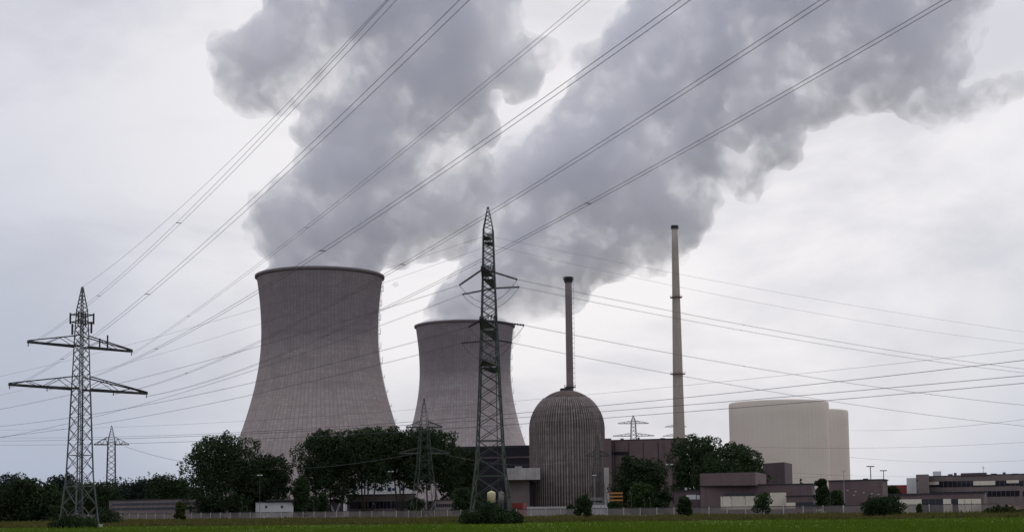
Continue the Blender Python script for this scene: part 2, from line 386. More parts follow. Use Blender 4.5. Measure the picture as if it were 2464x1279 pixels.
def plume(name, label, D, blobs, m, seed, vox, tower):
    rnd = random.Random(seed); px = D / F
    bm = bmesh.new()
    def sph(c, r):
        mt = Matrix.Translation(c) @ Matrix.Diagonal((r, r, r, 1)); bmesh.ops.create_icosphere(bm, subdivisions=2, radius=1, matrix=mt)
    for b in blobs:
        u, v, r = b[:3]; dd = b[3] if len(b) > 3 else 0
        c = P(u, v, D + dd); rr = r * (D + dd) / F; sph(c, rr * 1.0)
        for k in range(13):
            th = rnd.random() * 2 * math.pi; ph = math.acos(rnd.uniform(-1, 1))
            o = Vector((math.sin(ph)*math.cos(th), math.sin(ph)*math.sin(th), math.cos(ph)))
            q = rnd.uniform(0.2, 0.45); sph(c + o * rr * (1.0 - q * 0.75), rr * q)
    x, y, top, rr = tower
    mt = Matrix.Translation((x, y, top))
    bmesh.ops.create_cone(bm, segments=48, cap_ends=True, radius1=rr, radius2=rr * 0.97, depth=14, matrix=mt)
    me = bpy.data.meshes.new(name); bm.to_mesh(me); bm.free()
    o = bpy.data.objects.new(name, me); COL.objects.link(o)
    md = o.modifiers.new('r', 'REMESH'); md.mode = 'VOXEL'; md.voxel_size = vox
    sm = o.modifiers.new('s', 'SMOOTH'); sm.iterations = 4
    dg = bpy.context.evaluated_depsgraph_get(); me2 = bpy.data.meshes.new_from_object(o.evaluated_get(dg))
    o.modifiers.clear(); o.data = me2; bpy.data.meshes.remove(me)
    me2.name = name; n = len(me2.vertices)
    co = np.empty(n*3, np.float32); me2.vertices.foreach_get('co', co); co = co.reshape(-1, 3)
    no = np.array([tuple(v.normal) for v in me2.vertices], np.float32)
    dsp = np.empty(n)
    for i in range(n):
        p = Vector(co[i].tolist()); s = 0.0
        for fr, am in ((1/36, 9.0), (1/16, 6.4), (1/7.5, 4.0), (1/3.8, 1.6)):
            s += am * (0.75 - 2.0 * abs(mnoise.noise(p * fr + Vector((seed, 0, 0)))))
        dsp[i] = s
    # keep the foot of the plume inside the rim
    k = np.clip((co[:, 2] - top - 6) / 30, 0, 1)
    co = co + no * (dsp * k)[:, None]
    me2.vertices.foreach_set('co', co.astype(np.float32).ravel()); me2.update()
    md = o.modifiers.new('r', 'REMESH'); md.mode = 'VOXEL'; md.voxel_size = vox * 0.8
    dg = bpy.context.evaluated_depsgraph_get(); dg.update(); me3 = bpy.data.meshes.new_from_object(o.evaluated_get(dg))
    o.modifiers.clear(); o.data = me3; bpy.data.meshes.remove(me2); me2 = me3; me2.name = name
    me2.materials.clear(); me2.materials.append(m); me2.shade_smooth()
    return tag(o, label, 'steam', 'steam plumes', 'stuff')
B1 = [(785,625,128),(735,600,95),(840,600,95),(690,540,85),(780,530,110),(870,540,90),(665,500,60),(720,480,75),(900,560,60),
      (820,450,110),(900,440,100),(980,500,60),(940,360,110),(850,360,90),(1000,420,80),(1040,360,80),(810,300,75),(920,270,110),(1020,260,110),
      (1100,310,70),(1090,220,100),(850,200,100),(960,160,130),(770,160,95),(690,170,80),(630,180,65),(570,165,52),(552,140,36),(610,205,48),
      (640,100,60),(720,80,90),(820,70,110),(940,50,130),(1060,100,130),(1160,120,100),(1170,40,95),(1240,130,60),(1285,120,40),(1240,180,40),
      (720,-20,60),(820,-60,110),(950,-80,130),(1080,-70,130),(1180,-60,90),(900,-200,130),(1040,-210,140),(1160,-190,110),(770,250,48),(748,300,32),
      (985,560,48),(1050,500,52),(1075,440,56),(1120,390,50),(1020,600,34),(965,615,38),(1095,530,34),(1140,450,40),(1090,600,24),(952,684,15)]
B2 = [(1125,778,92),(1180,770,85),(1085,750,50),(1060,755,38),(1150,710,65),(1230,730,60),(1290,730,48),(1340,735,36),(1240,670,80),(1330,680,75),(1375,705,48),(1200,620,75),
      (1290,600,95),(1370,640,75),(1220,530,85),(1310,500,110),(1400,560,110),(1450,620,55),(1480,580,75),(1200,450,60),(1260,410,75),(1370,420,120),(1480,470,125),
      (1560,570,75),(1610,550,72),(1640,500,78),(1580,440,110),(1400,330,85),(1500,330,120),(1600,330,105),(1660,410,45),(1645,260,75),
      (1460,220,80),(1440,150,50),(1540,190,120),(1640,150,120),(1530,100,70),(1600,50,100),(1700,80,110),(1740,150,80,30),(1740,340,60,20),
      (1800,400,65,20),(1850,350,65,30),(1760,410,40,20),(1860,280,65,30),(1780,285,60,60),(1900,230,60),(1830,190,75,20),(1800,90,110),(1920,140,110),(2000,220,60),(1960,250,40),(2030,120,110),
      (2080,190,75),(2140,170,75),(2140,80,100),(2220,110,90),(2240,170,55),(2280,60,75),(2290,150,45),(2190,245,34,20),(2250,262,36,20),(2310,258,32,20),(2370,235,26,20),(2430,205,20,20),
      (1750,-40,120),(1900,-40,130),(2050,-50,130),(2200,-40,110),(2310,-20,60),(1650,-40,100),(1900,-180,130),(2080,-190,140),(2260,-180,120),
      (1150,768,20,-40),(1180,766,16,-42),(1128,770,15,-38)]
plume('steam_plume', 'grey steam plume billowing up from the larger left cooling tower', 972, B1, steam_mat('steam_near', 0.065, (0, 0, 0)), 11, 2.5, (T1[1], T1[2], 157, 41))
plume('steam_plume', 'grey steam plume drifting to the upper right from the smaller cooling tower', 1275, B2, steam_mat('steam_far', 0.055, (300, 90, 40)), 23, 3.4, (T2[1], T2[2], 157, 41))

# ------------------------------------------------------------------ lattice pylons
def lattice(th, prof, bays, lw, bw, m, close_top=True):
    """prof: [(z, width)], legs as separate parts, bracing as one part"""
    def wd(z):
        for (z0, w0), (z1, w1) in zip(prof, prof[1:]):
            if z <= z1: return w0 + (w1 - w0) * (z - z0) / (z1 - z0)
        return prof[-1][1]
    C = [(-1,-1),(1,-1),(1,1),(-1,1)]
    for cx, cy in C:
        l = MB()
        for (z0, w0), (z1, w1) in zip(prof, prof[1:]):
            l.bar((cx*w0/2, cy*w0/2, z0), (cx*w1/2, cy*w1/2, z1), lw * (1 if z0 < prof[-1][0]*0.6 else 0.75))
        l.build('leg', m, th)
    b = MB(); zs = [prof[0][0]]
    while zs[-1] < prof[-1][0] - 0.5: zs.append(min(prof[-1][0], zs[-1] + max(0.9, wd(zs[-1]) * bays)))
    for z0, z1 in zip(zs, zs[1:]):
        a, c_ = wd(z0)/2, wd(z1)/2
        for i in range(4):
            p, q = C[i], C[(i+1) % 4]
            b.bar((p[0]*a, p[1]*a, z0), (q[0]*c_, q[1]*c_, z1), bw)
            b.bar((q[0]*a, q[1]*a, z0), (p[0]*c_, p[1]*c_, z1), bw)
    for z in (zs[2], zs[4] if len(zs) > 4 else zs[2]):
        a = wd(z)/2
        for i in range(4): p, q = C[i], C[(i+1) % 4]; b.bar((p[0]*a, p[1]*a, z), (q[0]*a, q[1]*a, z), bw*1.3)
    b.build('bracing', m, th)
    return wd
def crossarm(th, z, half, rise, wd, cw, bw, m, nb=6, name='crossarm', sides=(-1, 1)):
    w = wd(z)/2
    for sx in sides:
        a = MB()
        for sy in (-1, 1):
            r0, tip = Vector((sx*w, sy*w, z)), Vector((sx*half, sy*0.25, z))
            up = Vector((sx*wd(z+rise)/2, sy*wd(z+rise)/2, z + rise)); t2 = Vector((sx*half, sy*0.25, z + 0.25))
            a.bar(r0, tip, cw); a.bar(up, t2, cw*0.55)
            for k in range(1, nb+1):
                p0 = r0.lerp(tip, (k-1)/nb); p1 = r0.lerp(tip, k/nb); q0 = up.lerp(t2, (k-1)/nb); q1 = up.lerp(t2, k/nb)
                if k % 2 or nb > 8: a.bar(p0, q1, bw)
                else: a.bar(q0, p1, bw)
                if sy > 0:
                    o0, o1 = Vector((p0.x, -p0.y, p0.z)), Vector((p1.x, -p1.y, p1.z))
                    a.bar(p0, o1, bw); a.bar(o0, p1, bw); a.bar(p1, o1, bw)
        a.build(name, m, th)
def peak(th, z0, w0, z1, bw, m):
    a = MB()
    for cx, cy in ((-1,-1),(1,-1),(1,1),(-1,1)): a.bar((cx*w0/2, cy*w0/2, z0), (cx*.08, cy*.08, z1), bw*1.4)
    z = z0; n = 6
    for k in range(n):
        a0, a1 = w0/2*(1-k/n)+.08, w0/2*(1-(k+1)/n)+.08; h0, h1 = z0+(z1-z0)*k/n, z0+(z1-z0)*(k+1)/n
        C = [(-1,-1),(1,-1),(1,1),(-1,1)]
        for i in range(4): p, q = C[i], C[(i+1) % 4]; a.bar((p[0]*a0,p[1]*a0,h0),(q[0]*a1,q[1]*a1,h1),bw)
    a.build('peak', m, th)
def insulator(th, a, b, m=insm, r=0.13):
    a, b = Vector(a), Vector(b); inv = th.matrix_world.inverted(); n = 16; mb = MB()
    for k in range(n):
        p, q = a.lerp(b, (k+.15)/n), a.lerp(b, (k+.75)/n); mb.bar(inv @ p, inv @ q, r*2)
    mb.bar(inv @ a, inv @ b, r)
    return mb.build('insulator_string', m, th)
bpy.context.view_layer.update()

# left pylon ---------------------------------------------------------------
DL = 248
xL, yL = G(190, DL)
z_low = Z(190, 936, DL); z_up = Z(193, 834, DL); z_top = Z(198, 690, DL); z_w1 = Z(198, 790, DL)
pl = thing('lattice_pylon', 'tall two-armed lattice pylon with panel antennas, at the left edge of the field', 'pylon', (xL, yL, 0), R(51), 'electricity pylons')
bpy.context.view_layer.update()
k = 1/1.405
wdl = lattice(pl, [(0, 6.6*k), (z_low*.36, 4.5*k), (z_low, 3.1*k), (z_up+2.5, 2.3*k), (Z(198,755,DL), 1.9*k), (Z(198,745,DL), 1.8*k)], 0.8, 0.19, 0.075, steel)
peak(pl, Z(198,745,DL), 1.8*k, z_top, 0.09, steel)
crossarm(pl, z_low, 13.6, 2.2, wdl, 0.34, 0.08, steel_d, 4)
crossarm(pl, z_up, 10.3, 1.9, wdl, 0.30, 0.08, steel_d, 3)
for cx in (-1, 1):
    for cy in (-1, 1):
        MB().box(cx*3.3*k-.45, cx*3.3*k+.45, cy*3.3*k-.45, cy*3.3*k+.45, 0.005, .55).build('footing', conc_l, pl)
MB().box(-.9, .5, -2.6, -1.7, 0.005, 1.15).build('equipment_cabinet', conc_l, pl)
lad = MB()
for t in (-.16, .16): lad.bar((0.9*t, -0.2, 1), (0.9*t, -0.2, z_up+6), 0.10)
for i in range(60): lad.bar((-.2, -.2, 1.5+i*.5), (.2, -.2, 1.5+i*.5), 0.06)
lad.build('ladder', steel_d, pl)
def antenna(x, y, z, h, w=0.28):
    a = MB(); a.box(x-w/2, x+w/2, y-w/3, y+w/3, z, z+h); a.bar((0 if abs(x) > .3 else x, 0, z+h*.3), (x, y, z+h*.3), .07); a.bar((0 if abs(x) > .3 else x, 0, z+h*.8), (x, y, z+h*.8), .07)
    a.build('antenna', steel_d, pl)
za = Z(198, 775, DL)
fr = MB()
for zz in (za, za+1.3):
    for a in range(4):
        p = [(-1.5,-1.2),(1.5,-1.2),(1.5,1.2),(-1.5,1.2)]; fr.bar((*p[a], zz), (*p[(a+1)%4], zz), 0.14)
for p in [(-1.5,-1.2),(1.5,-1.2),(1.5,1.2),(-1.5,1.2)]: fr.bar((*p, za-.3), (*p, za+1.6), 0.22)
fr.build('antenna_frame', steel_d, pl)
antenna(-1.55, .5, Z(198, 806, DL), 1.9); antenna(1.5, -.6, Z(198, 800, DL), 2.0)
for x_ in (3.3, 4.9): 
    h_ = 1.7 if x_ < 4 else 2.4; a = MB(); a.bar((x_, -.5, z_up), (x_, -.5, z_up+h_), .2); a.build('whip_antenna', steel_d, pl)

# central pylon -------------------------------------------------------------
DC = 238
xC, yC = G(1182, DC)
pc = thing('lattice_pylon', 'tallest dark lattice pylon standing in a bush in front of the far cooling tower', 'pylon', (xC, yC, 0), R(86), 'electricity pylons')
zz = lambda v: Z(1175, v, DC)
wdc = lattice(pc, [(0, 6.7), (zz(1110), 4.4), (zz(930), 3.25), (zz(775), 2.45), (zz(655), 1.9), (zz(552), 1.55)], 0.62, 0.26, 0.11, steel_g)
for ch in pc.children:      # the upper part is darker steel in the photo: whole tower grey-green paint
    pass
peak(pc, zz(552), 1.55, zz(498), 0.09, steel_d)
plats = []
for zc, half, rise in ((zz(668), 10.5, 1.9), (zz(792), 14.0, 2.2), (zz(882), 10.0, 1.8)):
    crossarm(pc, zc, half, rise, wdc, 0.22, 0.09, steel_d, 8)
crossarm(pc, zz(580), 4.2, 1.2, wdc, 0.16, 0.08, steel_d, 4, 'earth_wire_arm')
cl_ = MB()
for t in (-.2, .2): cl_.bar((t, -1.2, 2), (t, -.9, zz(560)), .09)
for i in range(70): cl_.bar((-.2, -1.2+.3*i/70, 2+i*.6), (.2, -1.2+.3*i/70, 2+i*.6), .05)
cl_.build('ladder', steel_d, pc)

# ------------------------------------------------------------------ wires
def curve_pts(p0, p1, mid=None, sag=None, ext=0.0, n=40):
    p0, p1 = Vector(p0), Vector(p1); h = Vector((p1.x-p0.x, p1.y-p0.y, 0)); L = h.length
    if mid:
        # the mid pixel's ray meets the vertical plane through p0,p1
        d = _f + CR * ((mid[0]-PX)/F) + CU * ((PY-mid[1])/F); nrm = Vector((h.y, -h.x, 0))
        t = (p0 - Vector((0,0,EYE))).dot(nrm) / d.dot(nrm); q = Vector((0,0,EYE)) + d*t
        s = Vector((q.x-p0.x, q.y-p0.y, 0)).dot(h) / (L*L)
        sag = ((p0.z + (p1.z-p0.z)*s) - q.z) / max(1e-3, 4*s*(1-s))
        sag = max(-0.5, min(sag, 14))
    pts = []
    for i in range(n+1):
        s = (1+ext) * i / n; pts.append(Vector((p0.x+h.x*s, p0.y+h.y*s, p0.z+(p1.z-p0.z)*s - 4*sag*s*(1-s))))
    return pts
def conductor(name, label, p0, p1, mid=None, sag=3, ext=0.0, twin=0.4, r=0.018, spacers=(), group='overhead line conductors', m=wirem):
    pts = curve_pts(p0, p1, mid, sag, ext)
    h = (Vector(p1)-Vector(p0)); h.z = 0; sd_ = Vector((h.y, -h.x, 0)).normalized()
    th = thing(name, label, 'power cable', pts[0], 0, group)
    o = Vector(pts[0])
    if twin:
        for s in (-1, 1): MB().tube([p - o + sd_*(s*twin/2) for p in pts], r, 4).build('wire', m, th)
        for f in spacers:
            i = f * (len(pts)-1) / (1+ext); k_ = int(i); 
            if k_ >= len(pts)-1: continue
            c_ = pts[k_].lerp(pts[k_+1], i-k_) - o
            MB().bar(c_ - sd_*(twin/2+.04), c_ + sd_*(twin/2+.04), 0.05).build('spacer', steel_d, th)
    else: MB().tube([p - o for p in pts], r, 4).build('wire', m, th)
    return th
PV = lambda u, v, D: P(u, v, D)
def tipw(th, x, z, y=0):  # world position of a local point
    bpy.context.view_layer.update(); return th.matrix_world @ Vector((x, y, z))
SET = [('upper arm left tip', (-10.3, z_up-.5), (945,0), 78, (424,542), (.42,.68)),
       ('lower arm far-left tip', (-13.6, z_low-.5), (1118,0), 62, (508,575), (.33,.62)),
       ('upper arm right tip', (10.3, z_up-.5), (1412,0), 92, (855,455), (.28,.63)),
       ('lower arm inner-left point', (-6.6, z_low-.5), (1650,0), 60, (812,580), (.45,.75)),
       ('lower arm inner-right point', (6.6, z_low-.5), (1985,0), 66, (925,662), (.3,.72)),
       ('lower arm far-right tip', (13.6, z_low-.5), (2280,0), 68, (925,742), (.52,.82))]
for nm, (lx, lz), (eu, ev), eD, mid, sps in SET:
    a = tipw(pl, lx, lz); e = P(eu, ev, eD)
    w = conductor('twin_conductor', 'twin cable rising to the upper right from the left pylon\'s ' + nm, a, e, mid, ext=0.12, spacers=sps)
conductor('earth_wire', 'thin single wire rising to the upper right from the left pylon\'s peak', tipw(pl, 0, z_top), P(931, 0, 106), (480, 457), twin=0, r=0.022, ext=.1)
# insulators on left pylon arm tips (small strings)
for nm, (lx, lz), (eu, ev), eD, mid, _s in SET:
    a = tipw(pl, lx, lz+.5); b = tipw(pl, lx, lz-.25)
    insulator(pl, a, b, r=.06)

# centre pylon conductors (left and right spans)
CS = [('near upper arm', (-10.2, zz(668)), (1105,686), (0,984,365), (632,830), (1245,672), (2464,887,345), (1800,783)),
      ('far upper arm', (10.2, zz(668)), (1112,708), (0,1052,400), (625,885), (1250,690), (2464,896,365), (1800,797)),
      ('near middle arm', (-13.6, zz(792)), (1128,786), (0,1025,375), (625,916), (1262,782), (2464,974,330), (1800,882)),
      ('far middle arm', (13.6, zz(792)), (1110,825), (0,1050,400), (616,947), (1232,824), (2464,1024,350), (1800,932))]
for nm, (lx, lz), li, le, lm, ri, re_, rm in CS:
    root = tipw(pc, lx, lz-.2)
    a = P(li[0], li[1], root.y + 1); b = P(ri[0], ri[1], root.y + 1)
    insulator(pc, root, a, r=.14); insulator(pc, root, b, r=.14)
    conductor('twin_conductor', 'twin cable running left from the central pylon\'s %s to the frame\'s left edge' % nm, a, P(*le), lm, ext=.25, r=.018, spacers=(.4, .8))
    conductor('twin_conductor', 'twin cable running right from the central pylon\'s %s to the frame\'s right edge' % nm, b, P(*re_), rm, ext=.25, r=.018, spacers=(.35, .75))
    jm = (root + Vector((0, 0, 0))); dz = 3.2
    for off in (-.2, .2):
        pts = [a.lerp(b, i/12) + Vector((0, off, -dz*4*(i/12)*(1-i/12))) for i in range(13)]
        inv = pc.matrix_world.inverted(); MB().tube([inv @ p for p in pts], .018, 4).build('jumper_cable', wirem, pc)
for nm, (lx, lz), le, lm, re_, rm in (('near', (-4.2, zz(578)), (0,905,330), (632,738), (2464,798,330), (1800,690)), ('far', (4.2, zz(578)), (0,950,350), (557,800), (2464,826,345), (1800,723))):
    a = tipw(pc, lx, lz)
    conductor('earth_wire', 'thin single wire running left from the %s end of the central pylon\'s top arm' % nm, a, P(*le), lm, ext=.25, twin=0, r=.018)
    conductor('earth_wire', 'thin single wire running right from the %s end of the central pylon\'s top arm' % nm, a, P(*re_), rm, ext=.25, twin=0, r=.018)

# a second line crossing the whole picture lower down
HL = [('topmost of the low', (0,1034), (620,1010), (1000,984), (2464,840), 0), ('second of the low', (0,1052), (594,1035), (1440,976), (2464,866), .5),
      ('third of the low', (0,1060), (600,1048), (1440,990), (2464,903), .9), ('lowest of the low', (0,1070), (600,1062), (1440,1006), (2464,921), .9)]
for nm, a, m0, m1, e, tw in HL:
    conductor('twin_conductor' if tw else 'earth_wire', nm + ' cables crossing the whole picture, rising gently to the right', P(*a, 520), P(*e, 262), m1, ext=.15, twin=tw, r=.025 if tw else .024)
for i, (a, e) in enumerate((((2046,1035),(2464,1008)), ((1800,1074),(2464,1063)), ((2046,1099),(2464,1107)), ((1905,1136),(2464,1140)))):
    conductor('far_cable', ['uppermost', 'second', 'third', 'lowest'][i] + ' of the faint far cables low in the sky at right', P(*a, 720), P(*e, 640), sag=1.5, ext=.2, twin=.7, r=.026)

# ------------------------------------------------------------------ smaller pylons
def small_pylon(u, D, vtop, arms, wbase, label, m, bw=.12, lw=.26, rz=R(10), tp=(.52, .28), rise=1.8):
    x, y = G(u, D); ht = Z(u, vtop, D); th = thing('lattice_pylon', label, 'pylon', (x, y, 0), rz, 'electricity pylons')
    ztop = Z(u, arms[0][0], D)
    wd = lattice(th, [(0, wbase), (ztop*.55, wbase*tp[0]), (ztop+1.5, wbase*tp[1])], .75, lw, bw, m)
    peak(th, ztop+1.5, wbase*tp[1], ht, bw, m)
    for v, hp in arms: crossarm(th, Z(u, v, D), hp * D / F / max(.3, math.cos(rz)), rise, wd, .34, bw, m, 5)
    return th
p267 = small_pylon(266, 640, 1023, [(1069, 40)], 4.4, 'small distant pylon with one wide arm, just right of the left pylon', steel_d, .13, .3, R(10), (.82, .68), 3.4)
p1022 = small_pylon(1022, 432, 957, [(1027, 42), (1090, 58)], 7.5, 'slender green pylon standing in front of the middle tree clump', steel_g, .07, .17, R(18))
small_pylon(1440, 500, 1045, [(1096, 28)], 6.5, 'faint green pylon in front of the domed reactor\'s right side', steel_g, .06, .15)
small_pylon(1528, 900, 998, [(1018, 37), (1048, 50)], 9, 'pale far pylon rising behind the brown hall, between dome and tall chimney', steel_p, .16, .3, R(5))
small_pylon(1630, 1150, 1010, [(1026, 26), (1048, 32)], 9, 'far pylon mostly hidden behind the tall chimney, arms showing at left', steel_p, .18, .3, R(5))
conductor('far_cable', 'sagging cable descending right from the small distant pylon to the large tree', P(300, 1073, 640), P(990, 1092, 440), sag=7, twin=.6, r=.03)
conductor('far_cable', 'sagging cable between the slender green pylon and the pylon by the dome', P(1068, 1092, 434), P(1428, 1098, 500), sag=3, twin=.6, r=.02)
conductor('far_cable', 'faint cable leading right from the pylon by the dome to the buildings', P(1455, 1098, 500), P(2000, 1142, 520), sag=4, twin=0, r=.025)

# ------------------------------------------------------------------ domed reactor
def ribbed_mat(name, c1, c2):
    m = bpy.data.materials.new(name); m.use_nodes = True; nt = m.node_tree
    b = nt.nodes['Principled BSDF']; b.inputs['Roughness'].default_value = 0.92; b.inputs['Specular IOR Level'].default_value = 0.2
    t = nd(nt, 'ShaderNodeTexCoord'); mp = nd(nt, 'ShaderNodeMapping'); mp.inputs['Scale'].default_value = (1, 1, .06); nt.links.new(t.outputs['Object'], mp.inputs[0])
    n1 = nd(nt, 'ShaderNodeTexNoise', Scale=.9, Detail=7.0, Roughness=.7); nt.links.new(mp.outputs[0], n1.inputs[0])
    n2 = nd(nt, 'ShaderNodeTexNoise', Scale=.35, Detail=8.0, Roughness=.7); nt.links.new(t.outputs['Object'], n2.inputs[0])
    c = mixc(nt, maprange(nt, n1.outputs[0], .35, .65, 0, 1), c1, c2)
    c = mixc(nt, maprange(nt, n2.outputs[0], .42, .7, 0, .5), c, tuple(x*.5 for x in c1))
    mp2 = nd(nt, 'ShaderNodeMapping'); mp2.inputs['Scale'].default_value = (.015, .015, .55); nt.links.new(t.outputs['Object'], mp2.inputs[0])
    n3 = nd(nt, 'ShaderNodeTexNoise', Scale=1.0, Detail=3.0); nt.links.new(mp2.outputs[0], n3.inputs[0])
    c = mixc(nt, maprange(nt, n3.outputs[0], .45, .62, 0, .45), c, tuple(x*.55 for x in c2))
    nt.links.new(c, b.inputs['Base Color']); return m
rib_m = ribbed_mat('weathered_ribbed_concrete', (.20, .168, .16), (.33, .285, .27))
dome_m = ribbed_mat('weathered_dome', (.10, .074, .07), (.15, .115, .108))
drum_m = ribbed_mat('gap_shaded_drum_concrete', (.12,.10,.10), (.20,.17,.165))  # drum coloured darker than its ribs: shade of the gaps put into colour
DD = 600; xd, yd = G(1367, DD)
rd = 88.5 * DD / F; zs_ = Z(1367, 1030, DD); ztop = Z(1367, 938, DD)
dm = thing('domed_reactor', 'dark ribbed concrete reactor cylinder with a rounded dome roof', 'reactor building', (xd, yd, 0))
MB().lathe([(rd, 0), (rd, zs_)], 96, cap=True).build('drum', drum_m, dm, True)
ribs = MB()
for k in range(86):
    a = 2*math.pi*k/86; c_, s_ = math.cos(a), math.sin(a)
    pts = [(rd+.2, 0.5), (rd+.2, zs_)]
    for j in range(1, 9):
        t = R(90)*j/14; pts.append(((rd+.2-.045*j)*math.cos(t), zs_ + (ztop-zs_)*math.sin(t)))
    for (r0, z0), (r1, z1) in zip(pts, pts[1:]):
        ribs.bar((r0*c_, r0*s_, z0), (r1*c_, r1*s_, z1), .5, .5)
ribs.build('rib_set', rib_m, dm)
MB().lathe([(rd*math.cos(R(90)*j/20) if j < 20 else .01, zs_ + (ztop-zs_)*math.sin(R(90)*j/20)) for j in range(21)], 96, cap=False).build('dome', dome_m, dm, True)
cp = MB(); cp.lathe([(2.6, ztop-1.2), (2.6, ztop+.7), (2.4, ztop+.7), (2.4, ztop+.4), (.1, ztop+.4)], 24, cap=False); cp.build('cap_platform', steel_d, dm)

# chimneys --------------------------------------------------------------------
def ring_platform(th, z, r0, r1, m, rail=True, name='platform', hh=1.2):
    a = MB(); a.lathe([(r0, z), (r1, z), (r1, z+.3), (r0, z+.3)], 28, cap=False)
    if rail:
        for k in range(14):
            t = 2*math.pi*k/14; a.bar((r1*math.cos(t), r1*math.sin(t), z), (r1*math.cos(t), r1*math.sin(t), z+hh), .1)
        a.lathe([(r1, z+hh-.08), (r1+.06, z+hh-.08), (r1+.06, z+hh), (r1, z+hh)], 28, cap=False)
    a.build(name, m, th)
def chimney(u, D, vtop, w_top, w_bot, label, rings, m, crown, ladder):
    x, y = G(u, D); h = Z(u, vtop, D); px = D/F; r1, r0 = w_top/2*px, w_bot/2*px
    th = thing('chimney', label, 'chimney', (x, y, 0))
    MB().lathe([(r0 + (r1-r0)*i/12, h*i/12) for i in range(13)] + [(r1*.8, h), (r1*.8, h-2)], 32, cap=True).build('shaft', m, th, True)
    rr = lambda z: r0 + (r1-r0)*z/h
    for z, m2, ext in rings: ring_platform(th, z, rr(z)*.98, rr(z)+ext, m2)
    MB().lathe([(r1*.98, h-crown), (r1*1.25, h-crown), (r1*1.25, h+.1), (r1*.8, h+.1)], 32, cap=False).build('crown', steel_d, th)
    if ladder:
        l = MB(); n_ = int(h/2.2)
        for i in range(n_):
            z = 40 + i*2.2
            if z > h-2: break
            q = rr(z); l.bar((q-.1, 0, z), (q+.75, 0, z), .14); 
        l.bar((rr(40)+.75, 0, 40), (r1+.75, 0, h-1), .1)
        l.build('ladder', steel_p, th)
    return th
ch_m1 = mat('chimney_brick_concrete', (.22, .18, .18), .9, .12, .1, 0, .3)
ch_m2 = mat('chimney_concrete', (.40, .35, .31), .9, .10, .08, 0, .3)
chimney(1376, 640, 667, 16.5, 18.0, 'shorter brown chimney rising directly behind the dome', [(Z(1371,673,640), steel_d, .8), (Z(1371,932,640), steel_d, .9)], ch_m1, 2.2, True)
chimney(1638, 875, 543, 14.5, 33, 'tallest tapering concrete chimney with two ring platforms', [(Z(1627,716,875), rust, 1.3), (Z(1632,900,875), rust, 1.5)], ch_m2, 1.8, False)

# pale reactor cylinders ---------------------------------------------------------
tank_m = mat('pale_painted_concrete', (.76, .67, .59), .85, .03, .05, 0, .05)
def cyl(u, D, wpx, vtop, label):
    x, y = G(u, D); r = wpx/2*D/F; h = Z(u, vtop, D); th = thing('reactor_cylinder', label, 'reactor building', (x, y, 0), 0, 'pale reactor cylinders')
    MB().lathe([(r, 0)] + [(r, h*i/8) for i in range(1, 8)] + [(r, h-.8), (r-.2, h-.25), (r-.9, h), (.1, h+1.0)], 120, cap=False).build('drum', tank_m, th, True)
    s = MB()
    for k in range(60):
        a = 2*math.pi*k/60; s.bar(((r+.02)*math.cos(a), (r+.02)*math.sin(a), .2), ((r+.02)*math.cos(a), (r+.02)*math.sin(a), h-1.6), .08, .03)
    s.build('seam_strips', tank_m, th)
cyl(1880, 800, 237, 968, 'large pale beige reactor cylinder, the nearer of the two')
cyl(1938, 880, 214, 989, 'pale reactor cylinder mostly hidden behind the larger one, showing at its right')

# ------------------------------------------------------------------ buildings
def poly(th, name, pts, vt, m, vb=None, ref=0, z0=0.0):
    """pts [(u,D)] plan corners; vt top pixel measured at corner ref"""
    q = [G(u, D) for u, D in pts]; u, D = pts[ref]
    z1 = Z(u, vt, D); zb = Z(u, vb, D) if vb else z0
    return MB().prism(q, zb, z1).build(name, m, th)
def facade(th, name, u0, u1, v0, v1, D, m, proud=.12, D1=None, thick=.3):
    """a slab on the face running from (u0,D) to (u1,D1 or D)"""
    D1 = D1 or D
    a, b = G(u0, D), G(u1, D1); d = Vector((b[0]-a[0], b[1]-a[1], 0)).normalized(); n = Vector((d.y, -d.x, 0))
    a, b = Vector((*a, 0)), Vector((*b, 0))
    q = [a + n*proud, b + n*proud, b - n*thick, a - n*thick]
    um = (u0+u1)/2; Dm = (D+D1)/2
    return MB().prism([(p.x, p.y) for p in q], Z(um, v1, Dm), Z(um, v0, Dm)).build(name, m, th)
def don(pts, u):
    (u0, D0), (u1, D1) = pts[0], pts[1]; A, B = G(u0, D0), G(u1, D1); k = G(u, 500)[0] / 500
    dx, dy = B[0]-A[0], B[1]-A[1]; return A[1] + dy * (k*A[1] - A[0]) / (dx - k*dy)
def bld(label, pts, vt, m, cat='building', name='building', **k):
    th = thing(name, label, cat); poly(th, 'wall', pts, vt, m, **k); return th
def roofedge(th, pts, vt, m=roofm, ref=0, t=.35, o=.25):
    q = [G(u, D) for u, D in pts]; cx = sum(p[0] for p in q)/len(q); cy = sum(p[1] for p in q)/len(q)
    q = [(x + (o if x > cx else -o), y + (o if y > cy else -o)) for x, y in q]; z = Z(pts[ref][0], vt, pts[ref][1])
    MB().prism(q, z + .003, z + t).build('roof', m, th)

